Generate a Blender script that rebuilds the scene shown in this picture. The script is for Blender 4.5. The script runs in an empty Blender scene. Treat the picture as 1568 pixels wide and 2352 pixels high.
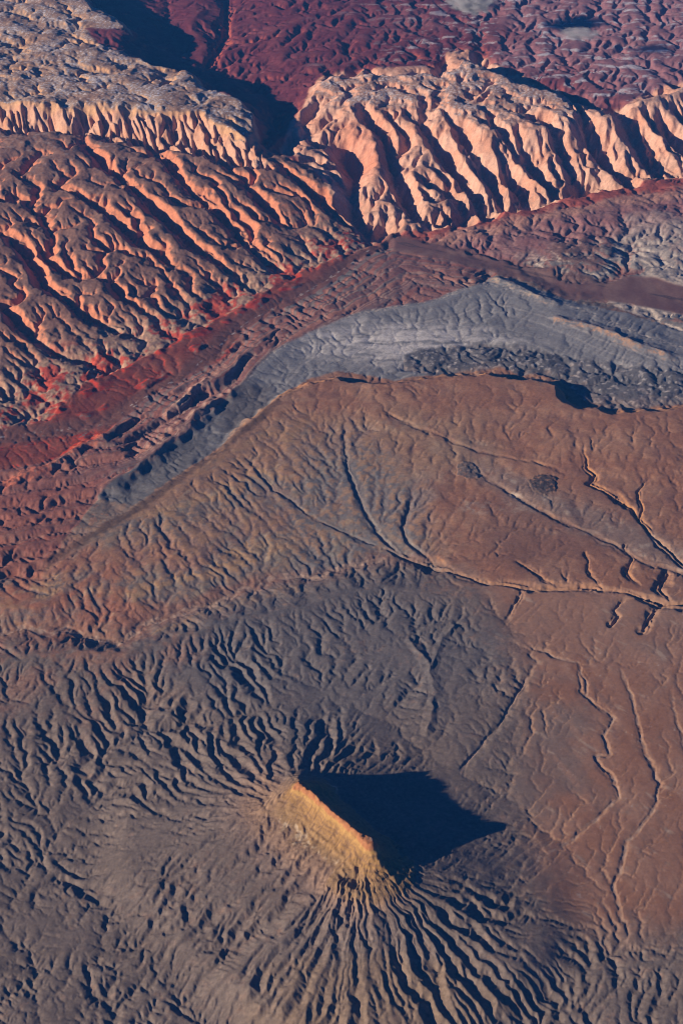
import bpy, math, random
import numpy as np

# ------------------------------------------------------------------ camera, light, exposure
CAM_H, PITCH, FOCAL = 9500.0, math.radians(37.0), 3231.0      # metres above the plain, look-down, focal length in layout units
SUN_AZ, SUN_EL = math.radians(22.0), math.radians(16.4)       # the light travels towards SUN_AZ (counted from +x), falling at SUN_EL
scene = bpy.context.scene
cam_data = bpy.data.cameras.new('camera')
cam = bpy.data.objects.new('camera', cam_data)
scene.collection.objects.link(cam)
cam.location = (0, 0, CAM_H)
cam.rotation_euler = (math.pi/2 - PITCH, 0, 0)
cam_data.sensor_fit = 'VERTICAL'
cam_data.angle = 2*math.atan(1176/FOCAL)
cam_data.sensor_height = 36.0
cam_data.lens = 18.0/(1176/FOCAL)
cam_data.clip_start = 50.0
cam_data.clip_end = 400000.0
scene.camera = cam

world = bpy.data.worlds.new('World'); scene.world = world; world.use_nodes = True
wn = world.node_tree; wn.nodes.clear()
sky = wn.nodes.new('ShaderNodeTexSky'); sky.sky_type = 'NISHITA'; sky.sun_disc = False
sky.sun_elevation = SUN_EL
sky.altitude = 1500.0; sky.air_density = 1.0; sky.dust_density = 0.0; sky.ozone_density = 5.0
to_sun = (-math.cos(SUN_AZ), -math.sin(SUN_AZ))
sky.sun_rotation = math.atan2(to_sun[0], to_sun[1])
bg = wn.nodes.new('ShaderNodeBackground'); bg.inputs['Strength'].default_value = 0.05
wo = wn.nodes.new('ShaderNodeOutputWorld')
tint = wn.nodes.new('ShaderNodeMix'); tint.data_type = 'RGBA'; tint.blend_type = 'MULTIPLY'; tint.inputs['Factor'].default_value = 1.0
tint.inputs['B'].default_value = (0.02, 0.20, 0.62, 1)        # the deep blue of a very dry winter sky
wn.links.new(sky.outputs['Color'], tint.inputs['A']); wn.links.new(tint.outputs['Result'], bg.inputs['Color']); wn.links.new(bg.outputs['Background'], wo.inputs['Surface'])

sun_data = bpy.data.lights.new('sun', 'SUN'); sun_data.energy = 5.0; sun_data.angle = math.radians(0.53)
sun_data.color = (1.0, 0.83, 0.66)
sun = bpy.data.objects.new('sun', sun_data); scene.collection.objects.link(sun)
from mathutils import Vector
sun.rotation_euler = Vector((math.cos(SUN_AZ)*math.cos(SUN_EL), math.sin(SUN_AZ)*math.cos(SUN_EL), -math.sin(SUN_EL))).to_track_quat('-Z', 'Y').to_euler()
sun.location = (-20000, 0, 12000)
vs = scene.view_settings
vs.view_transform = 'Standard'; vs.look = 'None'; vs.gamma = 1.0; vs.exposure = 0.72; vs.use_curve_mapping = False
scene.cycles.use_denoising = True
scene.cycles.max_bounces = 4
scene.cycles.filter_width = 1.0
scene.cycles.denoising_prefilter = 'ACCURATE'
scene.cycles.volume_bounces = 0
# ------------------------------------------------------------------ survey helpers
def P(px, py, z=0.0):
    """Map position (metres) of a landmark measured on the layout sheet (1568 x 2352), at elevation z."""
    x = (px-784.0)/FOCAL; yu = (1176.0-py)/FOCAL
    dy = math.cos(PITCH)+yu*math.sin(PITCH); dz = -math.sin(PITCH)+yu*math.cos(PITCH)
    t = (CAM_H-z)/-dz
    return (x*t, dy*t)

# ------------------------------------------------------------------ terrain grid: fan-shaped, finer where the ground is near
NX, NY = 897, 1657
Y0, Y1 = 5600.0, 33500.0
def halfwidth(y): return 1540.0+0.2160*y
yy = np.linspace(Y0, Y1, 20001)
dens = 1.0/(halfwidth(yy)*(1.0+0.6*(yy-Y0)/(Y1-Y0)))
cum = np.concatenate([[0], np.cumsum((dens[1:]+dens[:-1])*0.5)]); cum /= cum[-1]
ROWY = np.interp(np.linspace(0, 1, NY), cum, yy)
COLU = np.linspace(-1, 1, NX)

class Level:
    def __init__(s, st):
        s.y = ROWY[::st]; s.u = COLU[::st]
        s.nx, s.ny = len(s.u), len(s.y)
        s.hw = halfwidth(s.y)
        s.X = (s.hw[:, None]*s.u[None, :]).astype(np.float32)
        s.Y = np.repeat(s.y[:, None], s.nx, 1).astype(np.float32)
        s.dx = s.hw*2/(s.nx-1)
        s.dy = np.gradient(s.y)
        s.cum = np.linspace(0, 1, s.ny)
    def ij(s, x, y):
        j = np.interp(y, s.y, np.arange(s.ny))
        i = (np.asarray(x)/halfwidth(np.asarray(y))+1)*0.5*(s.nx-1)
        return i, j

LV = [Level(8), Level(4), Level(2), Level(1)]

def upsample(a):
    ny, nx = a.shape
    b = np.empty((ny*2-1, nx), a.dtype); b[::2] = a
    q = a
    m = 0.5*(q[:-1]+q[1:])
    m[1:-1] = (9*(q[1:-2]+q[2:-1])-(q[:-3]+q[3:]))/16.0
    b[1::2] = m
    c = np.empty((ny*2-1, nx*2-1), a.dtype); c[:, ::2] = b
    q = b
    m = 0.5*(q[:, :-1]+q[:, 1:])
    m[:, 1:-1] = (9*(q[:, 1:-2]+q[:, 2:-1])-(q[:, :-3]+q[:, 3:]))/16.0
    c[:, 1::2] = m
    return c
def upsample_to(a, lev):
    k = [i for i, L in enumerate(LV) if (L.ny, L.nx) == a.shape][0]
    while k < lev: a = upsample(a); k += 1
    return a
def blur(a, n=1):
    for _ in range(n):
        p = np.pad(a, ((1, 1), (0, 0)), mode='edge'); a = 0.25*p[:-2]+0.5*p[1:-1]+0.25*p[2:]
        p = np.pad(a, ((0, 0), (1, 1)), mode='edge'); a = 0.25*p[:, :-2]+0.5*p[:, 1:-1]+0.25*p[:, 2:]
    return a
def sstep(a, b, x):
    t = np.clip((x-a)/(b-a), 0, 1); return t*t*(3-2*t)

_pr = np.random.default_rng(3)
PERM = _pr.permutation(256).astype(np.intp); PERM = np.concatenate([PERM, PERM])
_ga = _pr.random(256)*2*np.pi; GX = np.cos(_ga).astype(np.float32)[PERM]; GY = np.sin(_ga).astype(np.float32)[PERM]
def gnoise(x, y, seed):
    """Gradient noise, about -1..1."""
    xi = np.floor(x); yi = np.floor(y)
    xf = (x-xi).astype(np.float32); yf = (y-yi).astype(np.float32)
    ix = (xi.astype(np.intp)+seed*37) & 255; iy = (yi.astype(np.intp)+seed*101) & 255
    iy1 = (iy+1) & 255; p0 = PERM.take(ix, mode='clip'); p1 = PERM.take(ix+1, mode='clip')
    u = xf*xf*xf*(xf*(xf*6-15)+10); v = yf*yf*yf*(yf*(yf*6-15)+10)
    h = p0+iy; n00 = GX.take(h, mode='clip')*xf+GY.take(h, mode='clip')*yf
    h = p1+iy; n10 = GX.take(h, mode='clip')*(xf-1)+GY.take(h, mode='clip')*yf
    h = p0+iy1; n01 = GX.take(h, mode='clip')*xf+GY.take(h, mode='clip')*(yf-1)
    h = p1+iy1; n11 = GX.take(h, mode='clip')*(xf-1)+GY.take(h, mode='clip')*(yf-1)
    a = n00+u*(n10-n00); b = n01+u*(n11-n01)
    return 1.5*(a+v*(b-a))
def _fbm(x, y, scale, octv, seed, gain):
    s = 0.0; amp = 1.0; t = 0.0
    for k in range(octv):
        s = s+amp*gnoise(x/scale+17.3*k, y/scale-9.1*k, seed+k); t += amp*amp; amp *= gain; scale = scale*0.5
    return s/math.sqrt(t)
def fbm(x, y, scale, octv, seed, gain=0.5):
    """Fractal sum of gradient noise, worked out in strips of rows."""
    sh = np.broadcast(x, y, scale if isinstance(scale, np.ndarray) else 0.0).shape
    if len(sh) < 2 or sh[0] < 64: return _fbm(x, y, scale, octv, seed, gain)
    x = np.broadcast_to(x, sh); y = np.broadcast_to(y, sh); ar = isinstance(scale, np.ndarray)
    if ar: scale = np.broadcast_to(scale, (sh[0], scale.shape[1]))
    n = min(64, sh[0]//8); ed = np.linspace(0, sh[0], n+1).astype(int)
    f = lambda k: _fbm(x[ed[k]:ed[k+1]], y[ed[k]:ed[k+1]], scale[ed[k]:ed[k+1]] if ar else scale, octv, seed, gain)
    return np.concatenate([f(k) for k in range(n)])
def polyline_dist(X, Y, pts, zs=None):
    """Distance to a polyline; with zs also the value interpolated along it."""
    best = np.full(X.shape, 1e12); val = np.zeros(X.shape)
    for k in range(len(pts)-1):
        (ax, ay), (bx, by) = pts[k], pts[k+1]
        ex, ey = bx-ax, by-ay; l2 = ex*ex+ey*ey+1e-9
        t = np.clip(((X-ax)*ex+(Y-ay)*ey)/l2, 0, 1)
        d = (X-ax-t*ex)**2+(Y-ay-t*ey)**2
        m = d < best
        best = np.where(m, d, best)
        if zs is not None: val = np.where(m, zs[k]+t*(zs[k+1]-zs[k]), val)
    return np.sqrt(best), val
def inside(X, Y, pts):
    r = np.zeros(X.shape, bool); n = len(pts)
    for k in range(n):
        (ax, ay), (bx, by) = pts[k], pts[(k+1) % n]
        if ay == by: continue
        c = ((ay > Y) != (by > Y)) & (X < (bx-ax)*(Y-ay)/(by-ay)+ax)
        r ^= c
    return r

# ------------------------------------------------------------------ landform layout: (sheet x, sheet y, elevation)
LINES = [
 # bottom edge and foreground lows
 [(-250,2500,-30),(0,2352,-28),(400,2352,-30),(784,2400,-35),(1200,2400,-30),(1568,2352,-25),(1850,2400,-25)],
 [(-250,1900,-10),(-250,2200,-20)],
 # meandering wash, lower left
 [(230,1850,-14),(170,1880,-18),(110,1925,-22),(90,1960,-23),(60,2000,-24),(45,2060,-26),(70,2110,-27),(60,2180,-29),(85,2240,-30),(80,2300,-32),(90,2352,-34)],
 [(500,1990,25),(430,2060,5),(360,2140,-10),(300,2240,-20),(240,2352,-30)],
 # grey badlands between the red wash and the butte
 [(330,1530,46),(320,1590,20),(330,1660,6),(370,1740,2),(430,1790,0),(340,1850,-6),(230,1850,-14)],
 [(1020,1400,52),(880,1480,34),(740,1590,14),(640,1700,8),(560,1770,4),(430,1790,0)],
 [(960,1560,26),(900,1640,20),(800,1730,16),(700,1790,16)],
 [(-200,1540,30),(0,1510,45),(100,1500,58),(300,1492,70),(450,1455,74),(560,1410,74),(700,1390,74),(900,1345,70),(1040,1345,58)],
 [(-200,1700,5),(0,1650,12),(150,1700,12),(100,1800,0)],
 [(1000,1480,48),(960,1600,38),(1000,1720,28),(1040,1830,18)],
 # red wash
 [(-250,1440,-18),(0,1448,-12),(150,1440,-8),(275,1475,-5),(330,1430,-3),(440,1395,2),(560,1352,6),(620,1332,8),(735,1330,9),(860,1288,10),(1000,1292,12)],
 # slopes north of the wash
 [(0,1390,34),(250,1350,42),(480,1270,56)],[(700,1000,125),(850,985,112)],
 [(620,1120,78),(720,1180,48),(820,1232,26),(890,1262,14)],
 [(640,1290,24),(560,1240,45),(470,1180,75)],
 # right-hand plain
 [(1750,2250,-5),(1568,2200,0),(1400,2140,0),(1200,2120,-2)],
 [(1750,1900,25),(1568,1850,25),(1300,1900,14),(1200,1700,26)],
 [(1750,1550,60),(1568,1500,58),(1400,1480,52),(1200,1470,44),(1160,1420,40)],
 [(1750,1350,80),(1500,1300,80),(1300,1290,75),(1130,1250,66)],
 [(1750,1150,110),(1500,1100,112),(1250,1100,105),(1050,1080,98),(950,1100,90)],
 # escarpment rim of the brown plateau
 [(90,1305,38),(200,1235,70),(320,1165,102),(450,1070,128),(600,955,152),(640,915,162),(700,878,170),(780,862,172),(900,880,175),(1000,870,182),(1100,850,192),(1140,848,196),(1190,868,196),(1240,860,196),(1300,884,196),(1340,925,196),(1420,948,196),(1500,940,192),(1568,930,188),(1800,925,188)],
 [(1800,1040,150),(1400,1040,150),(1000,970,148),(760,950,140)],
 # grey shale valley beyond it
 [(540,985,52),(600,890,56),(700,815,60),(800,780,62),(1000,760,64),(1200,770,70),(1400,850,66),(1568,890,62),(1800,890,60)],
 [(900,740,74),(1100,720,80),(1250,750,80)],
 [(560,872,78),(620,812,84),(700,757,90),(800,726,94),(900,706,98),(1000,690,104),(1090,655,124),(1120,650,122)],
 [(1150,640,122),(1200,668,124),(1260,690,118),(1320,705,100)],
 [(1290,735,100),(1380,757,122),(1450,786,122),(1520,808,110),(1580,830,95)],
 [(1568,760,55),(1450,715,50),(1360,700,48)],
 # the river in the strike valley
 [(1800,700,34),(1568,690,32),(1500,650,31),(1420,640,30),(1380,670,29),(1300,672,28),(1268,640,27),(1150,610,25),(1050,585,24),(960,565,22),(880,552,21),(800,600,19),(740,650,17),(660,692,15),(560,742,12),(522,800,10),(440,850,8),(340,885,5),(240,970,1),(120,1000,-3),(0,1000,-6),(-250,1015,-10)],
 [(700,700,52),(850,640,58),(1000,620,55)],
 # mesa and pale hills, right
 [(1250,570,95),(1330,555,95),(1400,578,95),(1385,605,95),(1315,606,95),(1255,590,95)],
 [(1150,560,50),(1240,525,55),(1330,520,60),(1430,560,45),(1440,610,40)],
 [(1130,510,88),(1300,480,96),(1500,470,100),(1750,450,100)],
 [(1568,600,65),(1480,560,70)],
 # red strike valley at the foot of the right reef
 [(900,515,42),(960,502,48),(1100,472,60),(1300,432,66),(1568,398,72),(1800,370,75)],
 [(1020,548,74),(1150,500,92),(1300,465,100),(1568,425,104)],
 # hogbacks, left
 [(-200,1170,30),(0,1112,45),(120,1070,62),(235,1003,85)],
 [(230,1140,88),(300,1080,112),(400,1000,128),(500,905,132),(528,893,110)],
 [(385,950,92),(470,880,112),(515,832,96),(600,790,76),(660,752,76),(760,705,74)],
 [(300,1030,48),(400,950,52),(480,885,60)],
 [(0,1200,30),(200,1150,44),(330,1130,50)],
 [(-200,1330,10),(0,1320,14),(90,1312,20)],
 # foot of the left reef
 [(-250,960,24),(0,945,30),(100,925,36),(200,850,46),(300,800,50),(400,755,52),(520,690,54),(620,632,58),(700,590,58),(800,552,52),(870,522,44)],
 [(-250,760,210),(0,700,250),(200,660,235),(400,590,225),(560,540,205),(700,490,165)],
 # crest of the left reef
 [(-300,270,620),(0,292,600),(150,300,580),(320,312,545),(450,332,505),(620,358,430),(700,392,350),(780,450,225),(812,488,110)],
 [(-250,480,430),(0,480,420),(300,440,430),(500,420,390)],
 # slot in front of the fins, fins, platform
 [(-300,268,560),(0,277,560),(126,284,545),(300,310,510),(430,326,470),(520,348,430),(620,354,395)],
 [(-300,225,760),(0,237,760),(100,240,758),(200,247,755),(312,257,745),(450,257,735),(545,302,660),(600,338,560)],
 [(-300,60,800),(0,50,790),(120,110,770),(300,190,740),(450,220,715)],
 [(190,-40,800),(212,0,790),(290,48,770),(305,66,765),(250,70,765),(195,66,765),(230,100,750),(310,122,735),(360,136,725),(455,162,705),(480,190,690),(570,222,660),(592,262,620),(570,300,590)],
 # canyon behind, and the red inner basin
 [(330,-40,400),(400,0,370),(370,70,330),(420,120,310),(520,165,290),(590,205,265),(640,262,240),(630,296,235)],
 [(785,352,150),(806,385,115),(800,430,88),(815,488,62),(870,518,40)],
 [(625,346,335),(660,325,325),(700,318,335),(745,330,335),(766,338,335)],
 [(764,346,325),(768,380,262),(774,420,195)], [(838,338,350),(852,370,305),(838,400,255),(830,440,165)],
 [(530,-30,360),(525,50,345),(490,125,320),(560,175,290)],
 [(450,60,400),(470,20,410)],
 [(650,150,395),(640,60,440),(760,40,475),(900,60,475),(1000,20,500)],
 [(680,210,350),(660,240,310)],
 [(1150,100,455),(1300,150,450),(1450,200,440),(1380,60,490),(1568,60,510),(1800,60,520)],
 [(500,-60,490),(900,-60,540),(1568,-60,570),(1900,-60,570)],
 [(-300,-60,820),(100,-60,815)],
 # right reef: rim, flatirons, foot
 [(700,270,430),(735,192,600),(770,180,640),(860,172,645),(1000,168,655),(1022,142,690),(1060,132,725),(1110,142,720),(1130,166,640),(1220,200,590),(1330,238,545),(1400,262,510),(1460,240,525),(1568,205,545),(1850,170,545)],
 [(680,285,345),(720,270,400),(790,285,430),(840,300,420)],
 [(790,250,560),(880,225,590),(957,218,600),(1010,240,575),(1062,275,545),(1140,290,520),(1213,296,500),(1300,278,500),(1383,262,500),(1494,235,500),(1568,225,505)],
 [(880,400,225),(1000,380,240),(1150,370,240),(1300,340,250),(1450,318,255),(1568,300,260),(1850,270,260)],
 [(824,490,75),(860,497,80),(1000,482,100),(1150,446,115),(1350,398,118),(1568,360,120),(1850,320,120)],
]
def offset_line(pts, ox, oy, dz, z=None):
    r = []
    for (px, py, e) in pts:
        x, y = P(px, py, e); r.append((x+ox, y+oy, e+dz if z is None else z))
    return r
RIM = LINES[[i for i, l in enumerate(LINES) if l[0] == (90,1305,38)][0]]
REEF_RIM = LINES[[i for i, l in enumerate(LINES) if l[0] == (700,270,430)][0]]
PLAT_RIM = LINES[[i for i, l in enumerate(LINES) if l[0] == (190,-40,800)][0]]
WORLD_LINES = []
WORLD_LINES.append([(x, y, z) for (x, y, z) in offset_line(RIM[3:], -40, 210, 0, 62)])
WORLD_LINES.append([(x, y, z) for (x, y, z) in offset_line(REEF_RIM[1:], 60, 420, 0, 430)])
WORLD_LINES.append([(x, y, z) for (x, y, z) in offset_line(PLAT_RIM[7:], 190, 160, -260)])
WORLD_LINES.append([(x, y, z) for (x, y, z) in offset_line(PLAT_RIM[:4], 190, 130, -270)])

WORLD_LINES.append(offset_line([(235,1145,70),(300,1085,80),(400,1005,92),(500,912,100)], 150, -85, 0, 56))
WORLD_LINES.append(offset_line([(390,955,66),(470,886,82),(515,840,74)], 140, -80, 0, 60))

def base_surface():
    """Smooth regional surface through the layout lines (membrane relaxed from coarse to fine)."""
    acc = None; out = None
    for lev in (0, 1, 2):
        L = LV[lev]
        num = np.zeros((L.ny, L.nx)); den = np.zeros((L.ny, L.nx))
        def draw(x0, y0, z0, x1, y1, z1):
            n = int(max(abs(x1-x0), abs(y1-y0))/15.0)+2
            t = np.linspace(0, 1, n)
            i, j = L.ij(x0+t*(x1-x0), y0+t*(y1-y0)); z = z0+t*(z1-z0)
            i = np.round(i).astype(int); j = np.round(j).astype(int)
            ok = (i >= 0) & (i < L.nx) & (j >= 0) & (j < L.ny)
            np.add.at(num, (j[ok], i[ok]), z[ok]); np.add.at(den, (j[ok], i[ok]), 1.0)
        for pl in LINES:
            w = [P(a, b, c)+(c,) for (a, b, c) in pl]
            for k in range(len(w)-1): draw(*w[k], *w[k+1])
        for w in WORLD_LINES:
            for k in range(len(w)-1): draw(*w[k], *w[k+1])
        fixed = den > 0; val = num/np.maximum(den, 1e-9)
        if out is None:
            h = np.where(fixed, val, val[fixed].mean())
            its = 2500
        else:
            h = upsample(out); its = 220 if lev == 1 else 80
        for _ in range(its):
            p = np.pad(h, 1, mode='edge')
            h = 0.25*(p[:-2, 1:-1]+p[2:, 1:-1]+p[1:-1, :-2]+p[1:-1, 2:])
            h[fixed] = val[fixed]
        out = h
    return out
# ------------------------------------------------------------------ butte: knife-edge ridge on a fluted pedestal
BA = np.array(P(688, 1798, 400.0)); BB = np.array(P(850, 1931, 400.0))
BDIR = (BB-BA)/np.linalg.norm(BB-BA); BNRM = np.array((-BDIR[1], BDIR[0]))
BLEN = float(np.linalg.norm(BB-BA))
def butte_coords(X, Y):
    s = (X-BA[0])*BDIR[0]+(Y-BA[1])*BDIR[1]          # along the crest, 0 at the far end
    c = (X-BA[0])*BNRM[0]+(Y-BA[1])*BNRM[1]          # across, + on the shaded side
    c = c+11*gnoise(s/130.0, s*0+0.5, 66)+6*gnoise(s/52.0, s*0+0.5, 67)      # the crest wanders
    sc = np.clip(s, 0, BLEN)
    d = np.hypot(s-sc, c)
    return s, c, d
SPURS = [[(688,1800,385),(645,1828,300),(612,1852,232),(562,1872,165),(470,1948,78)], [(752,1982,196),(722,2062,180),(668,2140,100),(610,2200,40)],
         [(872,1975,330),(905,2010,245),(932,2042,186),(990,2064,125),(1050,2080,70)], [(838,1990,300),(835,2062,190),(850,2140,110)], [(640,1910,150),(560,1960,105),(500,2000,60)]]
def butte_height(X, Y):
    s, c, d = butte_coords(X, Y)
    ang = np.arctan2(c, s-np.clip(s, 0, BLEN)+1e-6)
    dd = d+16*fbm(X, Y, 170.0, 3, 71)*sstep(20, 90, d)
    # width of the flat cap: a blade that broadens into a small table at the near end
    capw = 9+26*sstep(BLEN-150, BLEN-40, s)+6*fbm(X, Y, 55.0, 2, 75)
    e = np.maximum(dd-capw, 0)
    ux = np.where(d > 1, (s-np.clip(s, 0, BLEN))/np.maximum(d, 1), 0); uc = c/np.maximum(d, 1)
    vx = ux*BDIR[0]+uc*BNRM[0]; vy = ux*BDIR[1]+uc*BNRM[1]         # outward direction on the map
    e = e*(1-0.36*np.clip(0.20*vx-0.98*vy, 0, 1)**0.8*sstep(BLEN-160, BLEN, s)-0.12*np.clip(0.8*vx-0.6*vy, 0, 1)-0.34*np.clip(-0.92*vx-0.38*vy, 0, 1)**1.5*sstep(180, 420, e))
    prof = np.interp(e, [0, 6, 18, 34, 120, 255, 275, 310, 460, 640, 860, 1150, 1500, 2000],
                        [400, 392, 352, 338, 268, 192, 184, 178, 145, 108, 70, 34, 8, -40])
    # flutes running straight down the slopes
    th = np.arctan2(c, s-np.clip(s, 0, BLEN)*0.75-BLEN*0.125)
    th = th+(26*fbm(X, Y, 150.0, 3, 79)+30*fbm(X, Y, 420.0, 2, 78))/np.maximum(d+120, 200)
    fl = 0.8*np.abs(gnoise(th*9+3, e/700.0, 81))+0.8*np.abs(gnoise(th*22+3, e/350.0, 83))
    endw = sstep(BLEN-120, BLEN+40, s)
    prof = prof+(fl-0.45)*(8+8*endw)*(0.6+0.8*sstep(-0.6, 0.8, fbm(X, Y, 330.0, 2, 84)))*sstep(30, 110, e)*sstep(1000, 300, e)*(1-0.75*sstep(100, 400, c))*(0.85+0.15*np.maximum(endw, sstep(240, 420, e)))
    for pts in SPURS:
        w = [P(a, b, z) for a, b, z in pts]
        dist, zl = polyline_dist(X+10*fbm(X, Y, 90.0, 2, 85), Y+10*fbm(X, Y, 90.0, 2, 87), w, [z for a, b, z in pts])
        k = zl-0.60*np.maximum(dist-8, 0)
        prof = np.where(d < 1400, np.maximum(prof, k), prof)
    # notched, blocky crest
    blk = gnoise(np.floor(s/17.0+0.4*gnoise(X/30.0, Y/30.0, 74))*3.7, np.floor(c/22.0)*5.1, 76)
    notch = 12*blk+13*gnoise(s/75.0, s*0+0.3, 77)+18*sstep(BLEN*0.35, 0, s)-6
    prof = prof+notch*sstep(325, 385, prof)*sstep(BLEN+20, BLEN-110, s)+3*blk*sstep(340, 390, prof)
    # benches on the slope
    bq = (prof/31.0+0.5*fbm(X, Y, 240.0, 2, 80)) % 1.0
    prof = prof+31*0.4*(sstep(0.25, 0.75, bq)-bq)*sstep(195, 215, prof)*sstep(345, 325, prof)
    return prof, s, c, d

# ------------------------------------------------------------------ zones: outlines on the layout sheet, with the elevation they lie at
ZONES = [  # name, elevation, outline
 ('midslope', 60, [(-300,1480),(0,1455),(280,1480),(560,1360),(740,1335),(900,1275),(1030,1300),(1010,1200),(960,1090),(860,970),(760,930),(640,960),(500,1050),(330,1170),(90,1310),(-300,1340)]),
 ('plain', 30, [(1060,1340),(1160,1420),(1215,1520),(1180,1640),(1215,1740),(1180,1850),(1260,1950),(1180,2040),(1290,2110),(1420,2150),(1568,2120),(1900,2150),(1900,1250),(1100,1240),(1000,1290)]),
 ('plateau', 130, [(90,1305),(200,1235),(320,1165),(450,1070),(600,955),(640,915),(700,875),(780,855),(900,875),(1000,868),(1100,848),(1140,846),(1190,866),(1240,858),(1300,882),(1340,922),(1420,946),(1500,938),(1568,928),(1900,920),(1900,1330),(1500,1320),(1250,1330),(1020,1300),(1000,1180),(960,1090),(860,990),(780,950),(680,960),(500,1090),(330,1190)]),
 ('shale', 62, [(225,1140),(300,1160),(450,1065),(600,948),(640,908),(700,868),(780,850),(900,870),(1000,860),(1100,838),(1140,836),(1190,856),(1240,850),(1300,876),(1340,915),(1420,940),(1500,930),(1568,922),(1900,915),(1900,780),(1568,760),(1430,720),(1330,705),(1200,660),(1130,640),(1080,655),(1000,690),(800,728),(700,760),(620,815),(560,880),(530,900),(440,985),(330,1070)]),
 ('hogback', 60, [(-300,1345),(90,1312),(225,1140),(330,1070),(440,985),(530,900),(560,880),(620,815),(700,760),(800,728),(1000,690),(1090,655),(1140,625),(1050,590),(960,570),(880,560),(800,606),(740,658),(660,698),(560,750),(530,806),(446,860),(345,900),(245,985),(230,1000),(100,1060),(-300,1140)]),
 ('redvalley', 25, [(-300,1150),(100,1062),(235,1003),(345,903),(446,862),(530,808),(560,752),(660,700),(740,660),(800,608),(880,562),(940,530),(870,518),(800,545),(700,585),(620,628),(520,686),(400,750),(300,790),(200,835),(100,915),(0,945),(-300,965)]),
 ('palehills', 60, [(880,560),(960,570),(1050,590),(1150,620),(1270,650),(1380,680),(1568,760),(1900,780),(1900,370),(1568,385),(1300,425),(1100,465),(960,498),(900,512)]),
 ('leftreef', 260, [(-400,970),(0,948),(100,925),(200,845),(300,798),(400,752),(520,688),(620,630),(700,587),(800,548),(872,520),(812,484),(780,446),(700,388),(620,354),(450,328),(320,308),(150,296),(0,286),(-400,262)]),
 ('fins', 620, [(-400,270),(0,290),(126,290),(320,312),(450,332),(620,358),(620,345),(600,330),(545,298),(450,252),(312,252),(200,242),(100,236),(0,232),(-400,220)]),
 ('platform', 740, [(-400,226),(0,236),(100,240),(200,246),(312,256),(450,256),(545,300),(592,300),(592,262),(570,222),(480,190),(455,162),(360,136),(310,122),(230,100),(195,66),(250,70),(305,66),(290,48),(212,0),(180,-80),(-400,-80)]),
 ('rightreef', 330, [(818,488),(830,500),(860,500),(1000,486),(1150,450),(1350,402),(1568,364),(1900,320),(1900,140),(1568,198),(1460,236),(1400,258),(1330,234),(1220,196),(1130,160),(1110,136),(1060,126),(1022,136),(1000,162),(860,166),(770,174),(735,186),(690,260),(640,330),(700,380),(780,440)]),
 ('shalehills', 62, [(930,812),(1100,785),(1300,815),(1568,855),(1900,880),(1900,920),(1568,926),(1420,943),(1340,918),(1300,878),(1240,852),(1190,858),(1140,838),(1000,862),(930,850)]),
 ('flood', 28, [(900,545),(960,555),(1150,598),(1270,628),(1300,655),(1390,650),(1430,628),(1500,638),(1600,675),(1900,700),(1900,740),(1568,725),(1450,702),(1390,692),(1290,692),(1240,655),(1100,622),(960,585),(900,575)]),
]
#            depth  erod  talus  rough(m)
ZPAR = {   # greatest incision (m), erodibility, steepest slope, roughness (m), drainage grain
 'badlands': (18, 1.3, 0.70, 5.5, 0.45), 'midslope': (15, 1.2, 0.6, 4.0, 0.6), 'plain': (7, 0.5, 0.6, 2.0, 1.6), 'plateau': (10, 0.8, 0.8, 5, 1.4),
 'shale': (13, 0.9, 0.7, 4, 0.7), 'hogback': (40, 1.1, 0.9, 10, 0.7), 'redvalley': (12, 0.6, 0.9, 6, 1.0), 'palehills': (40, 1.2, 0.95, 24, 0.8),
 'leftreef': (120, 1.0, 1.35, 30, 4.0), 'fins': (130, 2.5, 2.6, 24, 0.8), 'platform': (65, 1.2, 1.5, 24, 1.2), 'rightreef': (190, 1.2, 1.5, 34, 3.0), 'basin': (60, 1.4, 1.0, 8, 0.8),
 'shalehills': (34, 1.2, 0.85, 16, 0.8), 'flood': (3, 0.3, 0.5, 1.0, 3.0)}
ORDER = ['badlands', 'basin']+[z[0] for z in ZONES]
LOOSE = {'plain', 'midslope'}
def zone_index(L, warp=1.0):
    X, Y = L.X, L.Y
    sc = np.clip(L.hw/3000.0, 0.6, 3.0)[:, None]
    n1 = fbm(X, Y, 900.0, 4, 5); n2 = fbm(X, Y, 900.0, 4, 9)
    zi = np.zeros(X.shape, np.int8)
    zi[Y > 20500] = 1
    for n, z, pts in ZONES:
        w = [P(a, b, z) for a, b in pts]
        k = 150*warp if n in LOOSE else 45*warp
        zi[inside(X+k*sc*n1, Y+k*sc*n2, w)] = ORDER.index(n)
    return zi

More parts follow.
